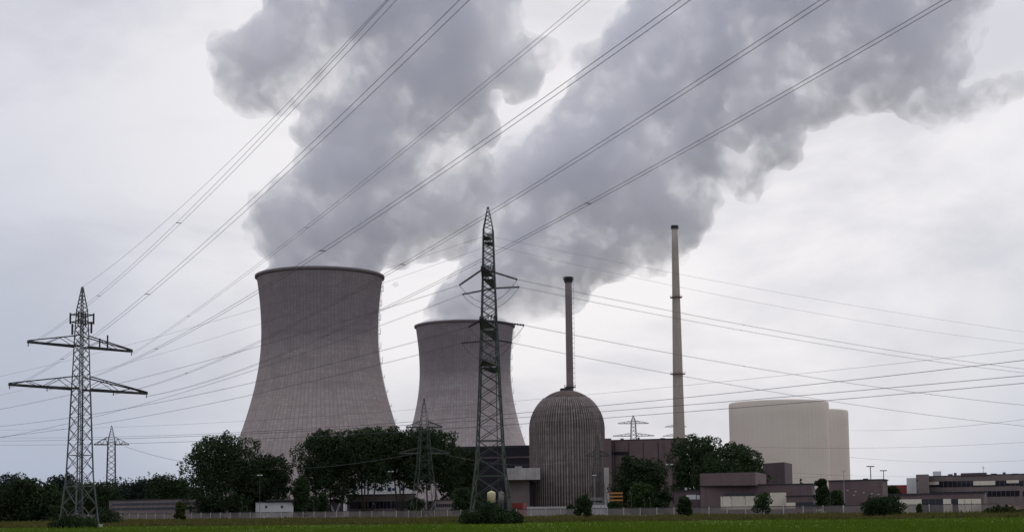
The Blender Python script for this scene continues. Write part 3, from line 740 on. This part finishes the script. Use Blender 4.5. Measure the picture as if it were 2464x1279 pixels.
# black hall and machine hall around the dome
b = bld('long black hall behind the central pylon and the domed reactor', [(1098,700),(1290,690),(1290,760),(1098,770)], 1074, black, name='industrial_hall')
facade(b, 'cladding_band', 1100, 1286, 1098, 1102, 700, brown_d, D1=690, proud=.2); roofedge(b, [(1098,700),(1290,690),(1290,760),(1098,770)], 1074, ref=1)
b = bld('brown turbine hall with dark vertical joints between dome and tall chimney', [(1440,720),(1655,705),(1655,790),(1440,800)], 1060, brown, name='turbine_hall')
roofedge(b, [(1440,720),(1655,705),(1655,790),(1440,800)], 1060)
poly(b, 'stair_block', [(1452,712),(1474,711),(1474,730),(1452,730)], 1054, brown)
for uu in (1482, 1516, 1551, 1587, 1621): facade(b, 'joint', uu-.9, uu+.9, 1063, 1200, 720-(uu-1440)*.07, black, proud=.1)
facade(b, 'louvre_strip', 1456, 1516, 1086, 1094, 718.8, black, D1=714.7, proud=.25)
# overhanging pale annex left of the dome, its dark base
b = bld('dark grey annex with a pale overhanging upper box, left of the dome', [(1222,575),(1284,575),(1284,598),(1222,598)], 1153, taupe, name='annex')
MB().prism([G(1218,570), G(1301,570), G(1301,590), G(1218,590)], Z(1250,1153,570)+.004, Z(1250,1125,570)).build('upper_box', conc_l, b)
MB().prism([G(1240,573), G(1258,573), G(1258,582), G(1240,582)], Z(1250,1125,570)+.004, Z(1250,1120,570)).build('roof_box', conc, b)
facade(b, 'recess_shade', 1275, 1284, 1156, 1216, 575, black, proud=.06)  # black slab on the wall, drawing the shade of a recess
b = bld('narrow pale concrete stair tower against the dome\'s right side', [(1455,575),(1467,575),(1467,590),(1455,590)], 1124, conc_l, name='stair_tower')
b = bld('low flat concrete building at the foot of the dome', [(1392,540),(1455,540),(1455,560),(1392,560)], 1196, conc, name='low_building')
facade(b, 'window_band', 1398, 1450, 1203, 1207, 540, glass)
b = bld('long low pale wall of a shed in front of the dome', [(1268,520),(1380,520),(1380,530),(1268,530)], 1218, conc_l, name='low_shed')
b = bld('small red container beside the annex at the central pylon\'s foot', [(1231,480),(1259,480),(1266,500),(1238,500)], 1209, redp, 'container', 'container')
for uu in range(1233, 1259, 3): facade(b, 'rib', uu, uu+.8, 1210, 1224, 480, rust, proud=.08)
b = bld('white container in front of the dome\'s right edge', [(1425,500),(1487,500),(1487,506),(1425,506)], 1214, white, 'container', 'container')
for uu in range(1428, 1487, 9): facade(b, 'rib', uu, uu+1, 1215, 1222, 500, conc, proud=.06)

# tanks under the central pylon
def tank(u, D, wpx, v0, v1, label, m):
    x, y = G(u, D); r = wpx/2*D/F; z0, z1 = Z(u, v1, D), Z(u, v0, D); th = thing('storage_tank', label, 'tank', (x, y, 0))
    MB().lathe([(r, z0), (r, z1-.3), (r*.92, z1), (.1, z1+.5)], 28, cap=True).build('vessel', m, th, True)
    l = MB()
    for a in range(4): t = R(45+90*a); l.bar((r*.8*math.cos(t), r*.8*math.sin(t), 0), (r*.8*math.cos(t), r*.8*math.sin(t), z0), .35)
    l.build('support_frame', steel, th); MB().bar((0,0,z1+.4), (0,0,z1+1.6), .15).build('vent_pipe', steel, th)
tank(1183, 470, 20, 1183, 1209, 'cream-yellow upright tank on legs seen through the central pylon\'s base', yellow)
tank(1206, 480, 15, 1184, 1209, 'grey upright tank just right of the cream-yellow one', conc)

# orange rack
x, y = G(1484, 470); th = thing('pipe_rack', 'stack of three bright orange horizontal beams right of the dome', 'rack', (x, y, 0)); w_ = 15*470/F
for v in (1185, 1193, 1202): MB().box(-w_, w_, -1.2, 1.2, Z(1484, v+2.2, 470), Z(1484, v-1.6, 470)).build('beam', orange, th)
for sx in (-.9, .9): MB().bar((sx*w_, 0, 0), (sx*w_, 0, Z(1484,1181,470)), .3).build('upright', rust, th)

# left: long two-storey office, white hut, offices behind trees
def banded(label, pts, vt, m, bands, name='office_building', cat='building', mull=0):
    b = bld(label, pts, vt, m, cat, name); roofedge(b, pts, vt)
    (u0, D0), (u1, D1) = pts[0], pts[1]
    for (a, e, v0, v1, mm) in bands:
        da = don(pts, a); de = don(pts, e)
        facade(b, 'window_band' if mm in (glass, glassb) else 'panel', a, e, v0, v1, da, mm, .1, de)
        if mull and mm in (glass, glassb):
            k_ = a + mull
            while k_ < e - 1:
                facade(b, 'mullion', k_-.3, k_+.3, v0, v1, don(pts, k_-.3), taupe, .16, don(pts, k_+.3)); k_ += mull
    return b
banded('long low two-storey grey office left of the big tree, dark window bands', [(262,575),(486,545),(486,575),(262,605)], 1204, taupe,
       [(268,480,1208,1213.5,glass), (268,480,1219,1225,glass)], mull=12)
bb = banded('small white hut with two dark square windows under the tree clump', [(615,530),(706,525),(706,540),(615,545)], 1208, white,
       [(638,643,1215,1221,glass), (676,681,1215,1221,glass)], 'hut')
MB().prism([G(640,527), G(708,523), G(708,542), G(640,546)], Z(675,1207.5,528)+.4, Z(675,1201,528)).build('roof_slab', roofm, bb)
banded('white multi-storey block with blue windows seen between the tree trunks', [(826,620),(992,615),(992,650),(826,655)], 1152, white,
       [(912,921,1171,1179,glassb),(933,942,1171,1181,glassb),(944,951,1173,1179,glassb),(965,974,1171,1179,glassb),(846,856,1166,1174,glassb),(866,876,1166,1174,glassb)])
banded('low taupe office with ribbon windows behind the tree trunks', [(835,560),(1000,552),(1000,580),(835,590)], 1191, taupe,
       [(842,998,1205,1222,glass)], mull=9)
banded('small taupe office with a pale window band right of the slender pylon', [(1046,520),(1104,516),(1104,540),(1046,545)], 1203, taupe,
       [(1050,1100,1211,1218,glass)], mull=5)

# right cluster
b = banded('stepped brown building with a long cream panel, behind the small trees', [(1686,450),(1955,440),(1962,470),(1690,480)], 1168.5, brown,
       [(1745,1818,1185,1191,glass), (1735,1854,1192.5,1224,cream), (1854,1893,1184,1224,cream)], 'stepped_building')
pts = [(1686,449.8),(1820,440),(1846,470),(1712,480)]
poly(b, 'upper_block', pts, 1138.5, brown, z0=Z(1700,1168.5,450)+.004)
q = [G(*p) for p in pts]; MB().prism(q, Z(1686,1138.5,450)+.004, Z(1686,1137.4,450)).build('upper_roof', roofm, b)
for a, e in ((1772,1786),(1799,1814)): MB().prism([G(a,455),G(e,454),G(e,458),G(a,459)], Z(a,1138,455), Z(a,1135.6,455)).build('skylight', white, b)
facade(b, 'joint', 1687, 1820, 1166.6, 1168.2, 449.6, black, .06, 440.2)
facade(b, 'red_door', 1827.5, 1830, 1155, 1167, 449, rust, .1, 451)
b = banded('low flat-roofed wing right of the stepped brown building', [(1893,425),(1958,421),(1964,440),(1899,445)], 1194, brown,
       [(1916,1957,1207,1222,glass), (1893,1915,1208,1222,cream)], 'low_wing')
b = banded('small brown wing with a white panel left of the stepped building', [(1622,462),(1685,458),(1688,480),(1626,485)], 1181, brown_d,
       [(1653,1676,1189,1200,white),(1678,1685,1190,1200,white)], 'small_wing')
MB().bar((*G(1652,465), Z(1652,1181,465)), (*G(1652,465), Z(1652,1172,465)), .6).build('vent_pipe', white, b)
b = bld('tall dark brown block behind the trees, in front of the pale cylinders', [(1838,600),(1891,585),(1909,610),(1856,630)], 1114, brown_d, name='tower_block')
for a, e in ((1894,1898),(1903,1907)): facade(b, 'window', a, e, 1122, 1127, 590+(a-1891)*1.4, glass, .1, 590+(e-1891)*1.4)
facade(b, 'joint', 1870.5, 1871.5, 1115, 1165, 590.8, black, .06, 590.6)
b = bld('brown windowless block left of the red building, small lamps on its wall', [(1996,440),(2126,428),(2138,440),(2010,455)], 1157, brown, name='windowless_block')
roofedge(b, [(1996,440),(2126,428),(2138,440),(2010,455)], 1157)
MB().prism([G(2079,435),G(2092,434),G(2092,438),G(2079,439)], Z(2085,1156,435), Z(2085,1150,435)).build('roof_vent', steel_d, b)
for uu, vv in ((2041,1179),(2060,1181.5),(2080,1184.5),(2099,1186.5),(2115,1188.5),(2056,1190)): facade(b, 'wall_lamp', uu-1.6, uu+1.6, vv-1, vv+1, 440-(uu-1996)*.092, white, .35)
b = bld('row of bright red low buildings between brown block and white tower', [(2134,560),(2190,560),(2190,580),(2134,580)], 1166, redp, name='red_building')
facade(b, 'window_band', 2160, 2182, 1174, 1179, 560, rust)
b = bld('plain white windowless stair tower at the left end of the long office', [(2184,470),(2207,468),(2210,480),(2187,482)], 1149, white, name='stair_tower')
b = bld('taupe stair block with two dark window strips beside the white tower', [(2207,462),(2237,460),(2239,475),(2209,478)], 1140.5, taupe, name='stair_block')
facade(b, 'window', 2209, 2228, 1152.5, 1157, 461.8, glass, .1); facade(b, 'window', 2209, 2230, 1178, 1183, 461.8, glass, .1)
ob = banded('long two-storey taupe office with ribbon windows at the right edge', [(2237,470),(2560,440),(2560,465),(2237,495)], 1146.5, taupe,
       [(2239,2262,1158,1165,cream),(2239,2262,1165,1170,glass),(2262,2345,1156,1170,glass),(2345,2398,1156,1166,cream),(2345,2398,1166,1169,glass),(2398,2425,1155,1168,glass),(2425,2455,1154,1161,cream),(2425,2455,1161,1167,glass),(2455,2555,1154,1167,glass),
        (2239,2345,1182.5,1187,glass),(2345,2455,1180,1193,glass),(2463,2555,1179,1192,glass)], mull=11)
MB().prism([G(2248,478),G(2268,477),G(2268,484),G(2248,485)], Z(2255,1146,478), Z(2255,1133,478)).build('roof_box', white, ob)
MB().prism([G(2315,462),G(2378,456),G(2378,468),G(2315,474)], Z(2315,1144,462), Z(2340,1137,462)).build('roof_block', brown_d, ob)
b = banded('low flat-roofed brown pavilion with cream and dark wall panels behind the fence', [(2143,388),(2368,372),(2376,390),(2150,405)], 1190, brown,
       [(2150,2219,1200,1232,cream),(2219,2271,1199,1232,glass),(2271,2290,1199,1232,cream),(2290,2307,1199,1232,glass),(2307,2362,1199,1232,cream)], 'pavilion', mull=17)
for uu in (2170, 2322, 2338): facade(b, 'joint', uu-.4, uu+.4, 1201, 1232, don([(2143,388),(2368,372)], uu), conc, .2)
MB().bar((*G(2350,380), Z(2350,1191,380)), (*G(2366,378), Z(2366,1189,378)), 2.4, .3).build('awning', white, b)

def clutter(th, items, m):
    for u, D, v, w_, hgt in items:
        x, y = G(u, D); z = Z(u, v, D); MB().box(x-w_/2, x+w_/2, y-w_/2, y+w_/2, z-.6, z+hgt).build('roof_vent', m, th)
clutter(ob, [(2290,475,1146,1.2,.9),(2302,474,1146,.7,1.3),(2395,466,1144,1.5,.8),(2420,464,1144,.7,1.2),(2446,462,1144,1.4,.8)], steel)
x, y = G(2370, 462); z_ = Z(2370, 1137, 462); a = MB(); a.bar((x, y, z_), (x, y, z_+2.2), .09); a.bar((x-.5, y, z_+1.5), (x+.5, y, z_+1.5), .07); a.bar((x-.35, y, z_+1.9), (x+.35, y, z_+1.9), .07); a.build('aerial', steel, ob)
tb = bpy.data.objects['turbine_hall']; clutter(tb, [(1500,735,1058.5,1.6,1.0),(1540,735,1058,1.0,1.4),(1598,735,1057,2.2,.9)], steel)
for uu, zt_ in ((1600, 1064), (1478, 1066)):
    d_ = don([(1440,720),(1655,705)], uu); x, y = G(uu, d_); MB().tube([(x, y-.35, .2), (x, y-.35, Z(uu, zt_, d_))], .14, 6).build('down_pipe', steel, tb)

# ------------------------------------------------------------------ fence along the plant
mesh_m = bpy.data.materials.new('fence_mesh'); mesh_m.use_nodes = True; nt = mesh_m.node_tree
bs = nt.nodes['Principled BSDF']; bs.inputs['Base Color'].default_value = (.20, .175, .17, 1); bs.inputs['Roughness'].default_value = .8
tr = nd(nt, 'ShaderNodeBsdfTransparent'); mx = nd(nt, 'ShaderNodeMixShader', i0=.45)
t = nd(nt, 'ShaderNodeTexCoord'); n1 = nd(nt, 'ShaderNodeTexNoise', Scale=.15, Detail=4.0); nt.links.new(t.outputs['Object'], n1.inputs[0])
nt.links.new(maprange(nt, n1.outputs[0], .35, .65, .22, .5), mx.inputs[0])
nt.links.new(bs.outputs[0], mx.inputs[1]); nt.links.new(tr.outputs[0], mx.inputs[2]); nt.links.new(mx.outputs[0], nt.nodes['Material Output'].inputs[0])
fx0, fx1 = -172.0, 108.0; fdir = Vector((1, -.875, 0)).normalized(); fa = Vector((fx0, fence_y(fx0), 0)); FL = (fx1-fx0)/fdir.x
fen = thing('perimeter_fence', 'grey mesh perimeter fence with pale concrete posts and a dark top rail', 'fence', fa)
def fp(s, z, o=0): return Vector((fdir.x*s + .66*o, fdir.y*s + .753*o, z))
npost = 68; HF = 2.25; rf = random.Random(4)
pm = MB()
for i in range(npost):
    s = FL*i/npost; pw = MB(); hh = HF + .12
    pw.bar(fp(s, 0, -.12), fp(s, hh, -.12), .2 + .08*rf.random()); pw.build('post', conc_w, fen)
    e = FL*(i+1)/npost
    pm.add([fp(s, .05), fp(e, .05), fp(e, HF), fp(s, HF)], [(0,1,2,3)])
pm.build('mesh_panel', mesh_m, fen)
MB().bar(fp(0, HF+.05, -.02), fp(FL, HF+.05, -.02), .12, .14).build('top_rail', roofm, fen)
MB().bar(fp(0, .15, -.02), fp(FL, .15, -.02), .12, .3).build('bottom_kerb', conc, fen)

# light posts with bent tops
ordn = ['first','second','third','fourth','fifth','sixth','seventh','eighth','ninth','tenth','eleventh','twelfth','thirteenth','fourteenth','fifteenth','sixteenth']
us = [490, 509, 583, 595, 755, 832, 902, 1200, 1520, 1552, 1566, 1740, 1762, 1795, 1963, 1999]
hs = [4.6, 5.6, 6.2, 4.6, 6.2, 6.2, 4.8, 5.0, 6.8, 4.6, 5.2, 5.4, 5.0, 5.0, 7.0, 6.5]
proto = None
for i, (u, h) in enumerate(zip(us, hs)):
    D = 425 / (1 + .875*(u-1232)/F) * 1.02; x, y = G(u, D)
    if not proto:
        proto = thing('fence_lamp_post', '', 'lamp post', (x, y, 0), 0, 'slim pale posts along the fence')
        MB().tube([(0,0,0),(0,0,.75),(0,0,.85)], .055, 6, .04).build('pole', steel, proto)
        MB().tube([(0,0,.85),(-.15,0,.93),(-.5,0,1.0)], .035, 5).build('bent_arm', steel, proto)
        o = proto; 
    else: o = dup(proto, (x, y, 0))
    o.scale = (1, 1, h); o['label'] = 'slim pale post with a bent top behind the fence, %s from the left' % ordn[i]
def mast(u, D, vtop, label, arms=2, head=1.6, r=.16, m=steel_p):
    x, y = G(u, D); h = Z(u, vtop, D); th = thing('light_mast', label, 'light mast', (x, y, 0), 0, 'light masts')
    MB().tube([(0,0,0),(0,0,h*.5),(0,0,h)], r, 8, r*.6).build('pole', m, th)
    hd = MB(); hd.bar((-head, 0, h), (head, 0, h), .12)
    hd.build('cross_bar', m, th)
    for s in ([-1, 1] if arms == 2 else [-1, -.33, .33, 1]): MB().box(s*head-.35, s*head+.35, -.3, .3, h-.18, h+.14).build('lamp_head', steel_d if arms > 2 else white, th)
mast(625, 505, 1142, 'tall slim mast with twin lamps in front of the left tree clump', r=.07, head=.5, m=steel)
mast(941, 520, 1133, 'slim mast with twin lamps between the middle tree trunks', r=.07, head=.6, m=steel)
mast(1613, 440, 1116, 'pale floodlight mast in front of the right tree clump', head=.7, r=.09, m=steel)
mast(1432, 480, 1142, 'slim grey mast in front of the dome\'s right half', head=.3, r=.10)
mast(2033, 420, 1131, 'thin lamp mast in front of the brown windowless block', head=.3, r=.13)
mast(2098, 520, 1121, 'larger dark floodlight mast above the brown windowless block', 4, 1.0, .24, steel_d)
mast(2129, 560, 1131, 'smaller dark floodlight mast above the red building', 4, .9, .22, steel_d)

# ------------------------------------------------------------------ trees
def crown_mesh(name, lobes, nleaf, leaf, m, parent, seed, inner=0.25):
    rg = np.random.default_rng(seed)
    vol = np.array([l[3]**2 for l in lobes]); vol /= vol.sum()
    idx = rg.choice(len(lobes), nleaf, p=vol); L = np.array([[l[0], l[1], l[2], l[3], l[4]] for l in lobes])[idx]
    d = rg.normal(size=(nleaf, 3)); d /= np.linalg.norm(d, axis=1)[:, None]
    rr = np.where(rg.random(nleaf) < inner, rg.random(nleaf)**.5, 1 - np.abs(rg.normal(0, .14, nleaf)))
    # uneven outline
    wob = 1 + .16*np.sin(d[:, 0]*7 + idx) * np.sin(d[:, 2]*6 + idx*2) + rg.normal(0, .05, nleaf)
    c = L[:, :3] + d * (L[:, 3]*rr*wob)[:, None] * np.stack([np.ones(nleaf), np.ones(nleaf), L[:, 4]], 1)
    c[:, 2] = np.maximum(c[:, 2], .1)
    a = rg.normal(size=(nleaf, 3)) + d*0.3; a /= np.linalg.norm(a, axis=1)[:, None]
    b = np.cross(a, rg.normal(size=(nleaf, 3))); b /= np.linalg.norm(b, axis=1)[:, None]
    s = (leaf * (.5 + .9*rg.random(nleaf)))[:, None]
    e = np.cross(a, b)
    V = np.stack([c - b*s, c + e*s*.55, c + b*s, c - e*s*.55], 1).reshape(-1, 3)
    return fast_mesh(name, V, np.arange(4*nleaf).reshape(-1, 4), m, parent)
def make_tree(label, u, D, vtop, wpx, nl=7000, leaf=.42, base=.22, m=leaf_dk, seed=0, stems=1, nlobe=14, group='trees around the plant', name='tree', cat='tree', shape='round', lean=0):
    rnd = random.Random(seed); x, y = G(u, D); h = Z(u, vtop, D); w = wpx*D/F/2*(1.22 if wpx > 55 else 1.12); nl = int(nl*1.9)
    th = thing(name, label, cat, (x, y, 0), 0, group)
    lobes = []; cz0 = h*base
    for i in range(nlobe):
        if shape == 'cone':
            t = i/(nlobe-1); z = cz0 + (h-cz0)*t*.95; r = max(w*(1-t)*.75, w*.16); a = rnd.random()*6.28; o = w*(1-t)*.35
            lobes.append((o*math.cos(a), o*math.sin(a), z, r, 1.1)); continue
        t = (i+.5)/nlobe; z = cz0 + (h-cz0)*(.10 + .80*t); env = max(.05, 1-abs((t-.45)/.66)**3.2)**.45
        r = w*rnd.uniform(.30, .46)*(.75 + .4*env); a = i*2.4 + rnd.random(); o = max(0, w*env - r)*rnd.uniform(.75, 1.05)
        z = min(z, h - r*.85)
        lobes.append((o*math.cos(a), o*math.sin(a)*.9, max(z, r*.7), r, rnd.uniform(.7, .95)))
    if shape != 'cone':
        r = w*.42; lobes.append((rnd.uniform(-.2,.2)*w, 0, h-r*.8, r, .8)); lobes.append((0, 0, (cz0+h)/2, w*.6, (h-cz0)/(2.6*w) if w else 1))
    tips = []
    for i in range(26 if wpx > 55 else 10):
        l = lobes[rnd.randrange(len(lobes))]; a = rnd.random()*6.28; b_ = rnd.uniform(-.2, 1.3); q = l[3]*1.08
        tips.append((l[0]+q*math.cos(a)*math.cos(b_), l[1]+q*math.sin(a)*math.cos(b_), min(h, max(.3, l[2]+q*l[4]*math.sin(b_))), w*rnd.uniform(.07, .16), 1.1))
    crown_mesh('crown', lobes + [(a_, b_, c_, d_*1.0, e_) for a_, b_, c_, d_, e_ in tips], nl, leaf, m, th, seed+100)
    t = MB(); tr_ = max(.09, h*.018)
    for s in range(stems):
        a = s*2.1 + rnd.random(); bx = (0 if stems == 1 else .9*math.cos(a)*(1+.5*s)); by = (0 if stems == 1 else .7*math.sin(a))
        tops = rnd.sample(lobes, min(4, len(lobes)))
        zf = cz0 + (h-cz0)*.3; fx, fy = bx*2.2 + rnd.uniform(-1, 1)*w*.06, by*2
        t.tube([(bx, by, 0), (bx*1.3+(fx-bx)*.2, by*1.2, zf*.45), (fx, fy, zf)], tr_*(1 if stems == 1 else .62), 7, tr_*.42)
        for l in tops: t.tube([(fx, fy, zf*.9), ((fx+l[0])/2, (fy+l[1])/2, (zf+l[2])/2 + .3), (l[0], l[1], l[2])], tr_*.36, 5, tr_*.1)
    t.build('trunk', bark, th, True)
    return th
TR = [('largest dark tree left of the near cooling tower\'s foot', 535, 535, 1047, 180, dict(nl=15000, base=.05, seed=1, nlobe=16)),
      ('rounded tree leaning against the largest left tree, right side of the clump', 640, 545, 1098, 130, dict(nl=9000, base=.18, seed=2, stems=2)),
      ('low bushy tree between the white hut and the middle clump', 722, 528, 1146, 52, dict(nl=3000, base=.0, seed=3, m=leaf_dk)),
      ('leftmost tall tree of the middle clump, in front of the near cooling tower', 790, 545, 1030, 150, dict(nl=13000, base=.16, seed=4, stems=2, nlobe=15)),
      ('second tall tree of the middle clump with several bare trunks showing', 880, 548, 1027, 140, dict(nl=11000, base=.36, seed=5, stems=4, nlobe=14)),
      ('third tall tree of the middle clump, below the gap between the cooling towers', 962, 550, 1032, 120, dict(nl=9500, base=.36, seed=6, stems=3, nlobe=13)),
      ('fourth tree of the middle clump, behind the slender green pylon', 1040, 545, 1030, 135, dict(nl=11000, base=.28, seed=7, stems=2, nlobe=13)),
      ('dark tree at the right end of the middle clump, beside the central pylon', 1108, 560, 1075, 95, dict(nl=7000, base=.05, seed=8)),
      ('rounded tree in front of the brown turbine hall', 1545, 520, 1103, 125, dict(nl=9000, base=.08, seed=9)),
      ('small bright bushy tree in front of the turbine hall\'s foot', 1545, 470, 1162, 62, dict(nl=3500, base=.02, seed=10, m=leaf_md)),
      ('big tree directly right of the tall chimney\'s foot', 1680, 540, 1046, 145, dict(nl=12000, base=.08, seed=11, nlobe=14)),
      ('tree in the right clump reaching in front of the nearer pale cylinder', 1775, 550, 1068, 130, dict(nl=10000, base=.08, seed=12, nlobe=13)),
      ('darker low tree filling the right clump behind the brown building', 1735, 520, 1100, 130, dict(nl=7000, base=.0, seed=13)),
      ('small standalone tree in front of the fence below the dome', 1404, 290, 1189, 46, dict(nl=2600, leaf=.2, base=.12, seed=14, nlobe=9)),
      ('small standalone round tree in the meadow left of the stepped building', 1647, 310, 1193, 38, dict(nl=2400, leaf=.2, base=.15, seed=15, nlobe=9)),
      ('young light-leaved tree in front of the long cream panel', 1834, 340, 1184, 50, dict(nl=1500, leaf=.2, base=.12, seed=16, m=leaf_md, nlobe=9)),
      ('small yellowish tree at the fence left of the big left tree', 433, 400, 1205, 30, dict(nl=2200, leaf=.22, base=.05, seed=17, m=leaf_ol, nlobe=8)),
      ('dark conical tree right of the stepped brown building', 1980, 415, 1150, 42, dict(nl=3400, leaf=.3, base=.02, seed=18, nlobe=10)),
      ('small dark conifer top just above the stepped building\'s right wing', 1929, 475, 1151, 24, dict(nl=1500, leaf=.3, base=.3, seed=19, shape='cone', nlobe=7)),
      ('low dark shrub in front of the windowless block', 2012, 405, 1178, 40, dict(nl=2200, leaf=.3, base=0, seed=20, name='shrub', cat='shrub')),
      ('dark wispy tree before the red building', 2150, 450, 1167, 44, dict(nl=1800, leaf=.32, base=.05, seed=21, nlobe=8)),
      ('big round dark bush at the fence in front of the pavilion\'s left end', 2126, 262, 1194, 84, dict(nl=6500, leaf=.17, base=.0, seed=22, name='bush', cat='bush', m=leaf_dk)),
      ('tiny shrub in front of the pavilion\'s dark panel', 2212, 330, 1210, 16, dict(nl=700, leaf=.18, base=0, seed=23, name='shrub', cat='shrub', m=leaf_md)),
      ]
for lab, u, D, vt, w, kw in TR: make_tree(lab, u, D, vt, w, **kw)
for i, (u, w, vt, dd) in enumerate([(505,70,1196,20),(575,60,1190,22),(752,40,1192,14),(775,34,1186,20),(1000,44,1196,20),(1118,60,1172,30),(1150,40,1190,24),(1590,50,1178,40),(1480,34,1205,30),(1375,26,1214,20)]):
    D = 425 / (1 + .875*(u-1232)/F) + dd
    make_tree('low dark shrub just behind the fence, %s of its kind from the left' % ['first','second','third','fourth','fifth','sixth','seventh','eighth','ninth','tenth'][[505,575,752,775,1000,1118,1150,1375,1480,1590].index(u)], u, D, vt, w, nl=2600, leaf=.34, base=0, seed=140+i, name='shrub', cat='shrub', nlobe=8, group='shrubs behind the fence')
# bushes at pylon feet
def bush(label, u, D, wpx, vtop, m, seed, nl, leaf=.15, depth=1.0):
    x, y = G(u, D); h = Z(u, vtop, D); w = wpx*D/F/2; rnd = random.Random(seed); th = thing('bush', label, 'bush', (x, y, 0), 0, 'bushes')
    lobes = []
    for i in range(11):
        t = (i+.5)/11*2-1; r = h*rnd.uniform(.45, .62)*(1-.35*abs(t)); lobes.append((t*(w-r*.6), rnd.uniform(-1,1)*w*.3*depth, r*.75, r, .95))
    for i in range(16):
        l = lobes[rnd.randrange(11)]; a = rnd.uniform(.2, 2.9); lobes.append((l[0]+l[3]*math.cos(a), l[1]+rnd.uniform(-1,1)*l[3], l[2]+l[3]*math.sin(a)*1.05, h*rnd.uniform(.08,.2), 1.4))
    crown_mesh('crown', lobes, nl, leaf, m, th, seed)
    t_ = MB()
    for l in lobes[:11]: t_.tube([(l[0]*.8, l[1]*.8, 0), (l[0]*.9, l[1], l[2]*.5), (l[0], l[1], l[2])], .07, 5, .03)
    t_.build('stems', bark, th)
bush('dark spreading bush around the central pylon\'s feet', 1182, 226, 160, 1214, leaf_dk, 31, 11000, .15)
bush('low dark bush under the left pylon\'s feet', 178, 236, 122, 1238, leaf_dk, 32, 6000, .14)
bush('dark rounded bush behind and right of the left pylon', 258, 300, 66, 1221, leaf_dk, 33, 3500, .17)
bush('low scrub on the rubble at the right edge of the picture', 2420, 300, 110, 1216, leaf_ol, 34, 4500, .17)
# left woods: individual crowns near, one far mass behind
WD = [(-30,1172,110,1),(25,1137,70,2),(62,1148,62,3),(105,1166,78,4),(148,1142,60,5),(205,1158,70,6),(255,1160,66,7),(300,1161,60,8),(345,1151,50,9),(388,1140,62,10),(425,1149,52,11),(462,1176,50,12)]
for i, (u, vt, w, sd_) in enumerate(WD):
    far = i in (1, 4, 7, 8); D = 660 if far else 625 + i
    if i in (0, 2, 3): D = 430
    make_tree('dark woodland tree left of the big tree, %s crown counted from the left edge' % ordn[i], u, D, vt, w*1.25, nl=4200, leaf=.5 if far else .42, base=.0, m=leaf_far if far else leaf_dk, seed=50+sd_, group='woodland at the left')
lob = []; rw = random.Random(8)
for i in range(46):
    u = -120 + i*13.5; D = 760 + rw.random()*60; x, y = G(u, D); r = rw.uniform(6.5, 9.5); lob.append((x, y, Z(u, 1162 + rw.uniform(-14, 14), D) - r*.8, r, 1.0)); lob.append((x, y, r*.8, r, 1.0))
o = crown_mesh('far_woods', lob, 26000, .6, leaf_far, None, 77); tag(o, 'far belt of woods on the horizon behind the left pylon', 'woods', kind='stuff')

# rubble heap right
rb = MB(); rr_ = random.Random(5)
for i in range(140):
    u = rr_.uniform(2368, 2500); D = rr_.uniform(318, 345); x, y = G(u, D); s = rr_.uniform(.25, .9)
    h = max(.2, 1.9*math.exp(-((u-2430)/45)**2)*rr_.random()+.2)
    a = rr_.random()*3; c_, s_ = math.cos(a)*s, math.sin(a)*s
    rb.prism([(x+c_, y+s_), (x-s_, y+c_), (x-c_*.8, y-s_), (x+s_, y-c_*.7)], 0, h)
tag(rb.build('rubble_heap', stone), 'reddish-brown heap of earth and rubble at the right end of the fence', 'rubble', kind='stuff')
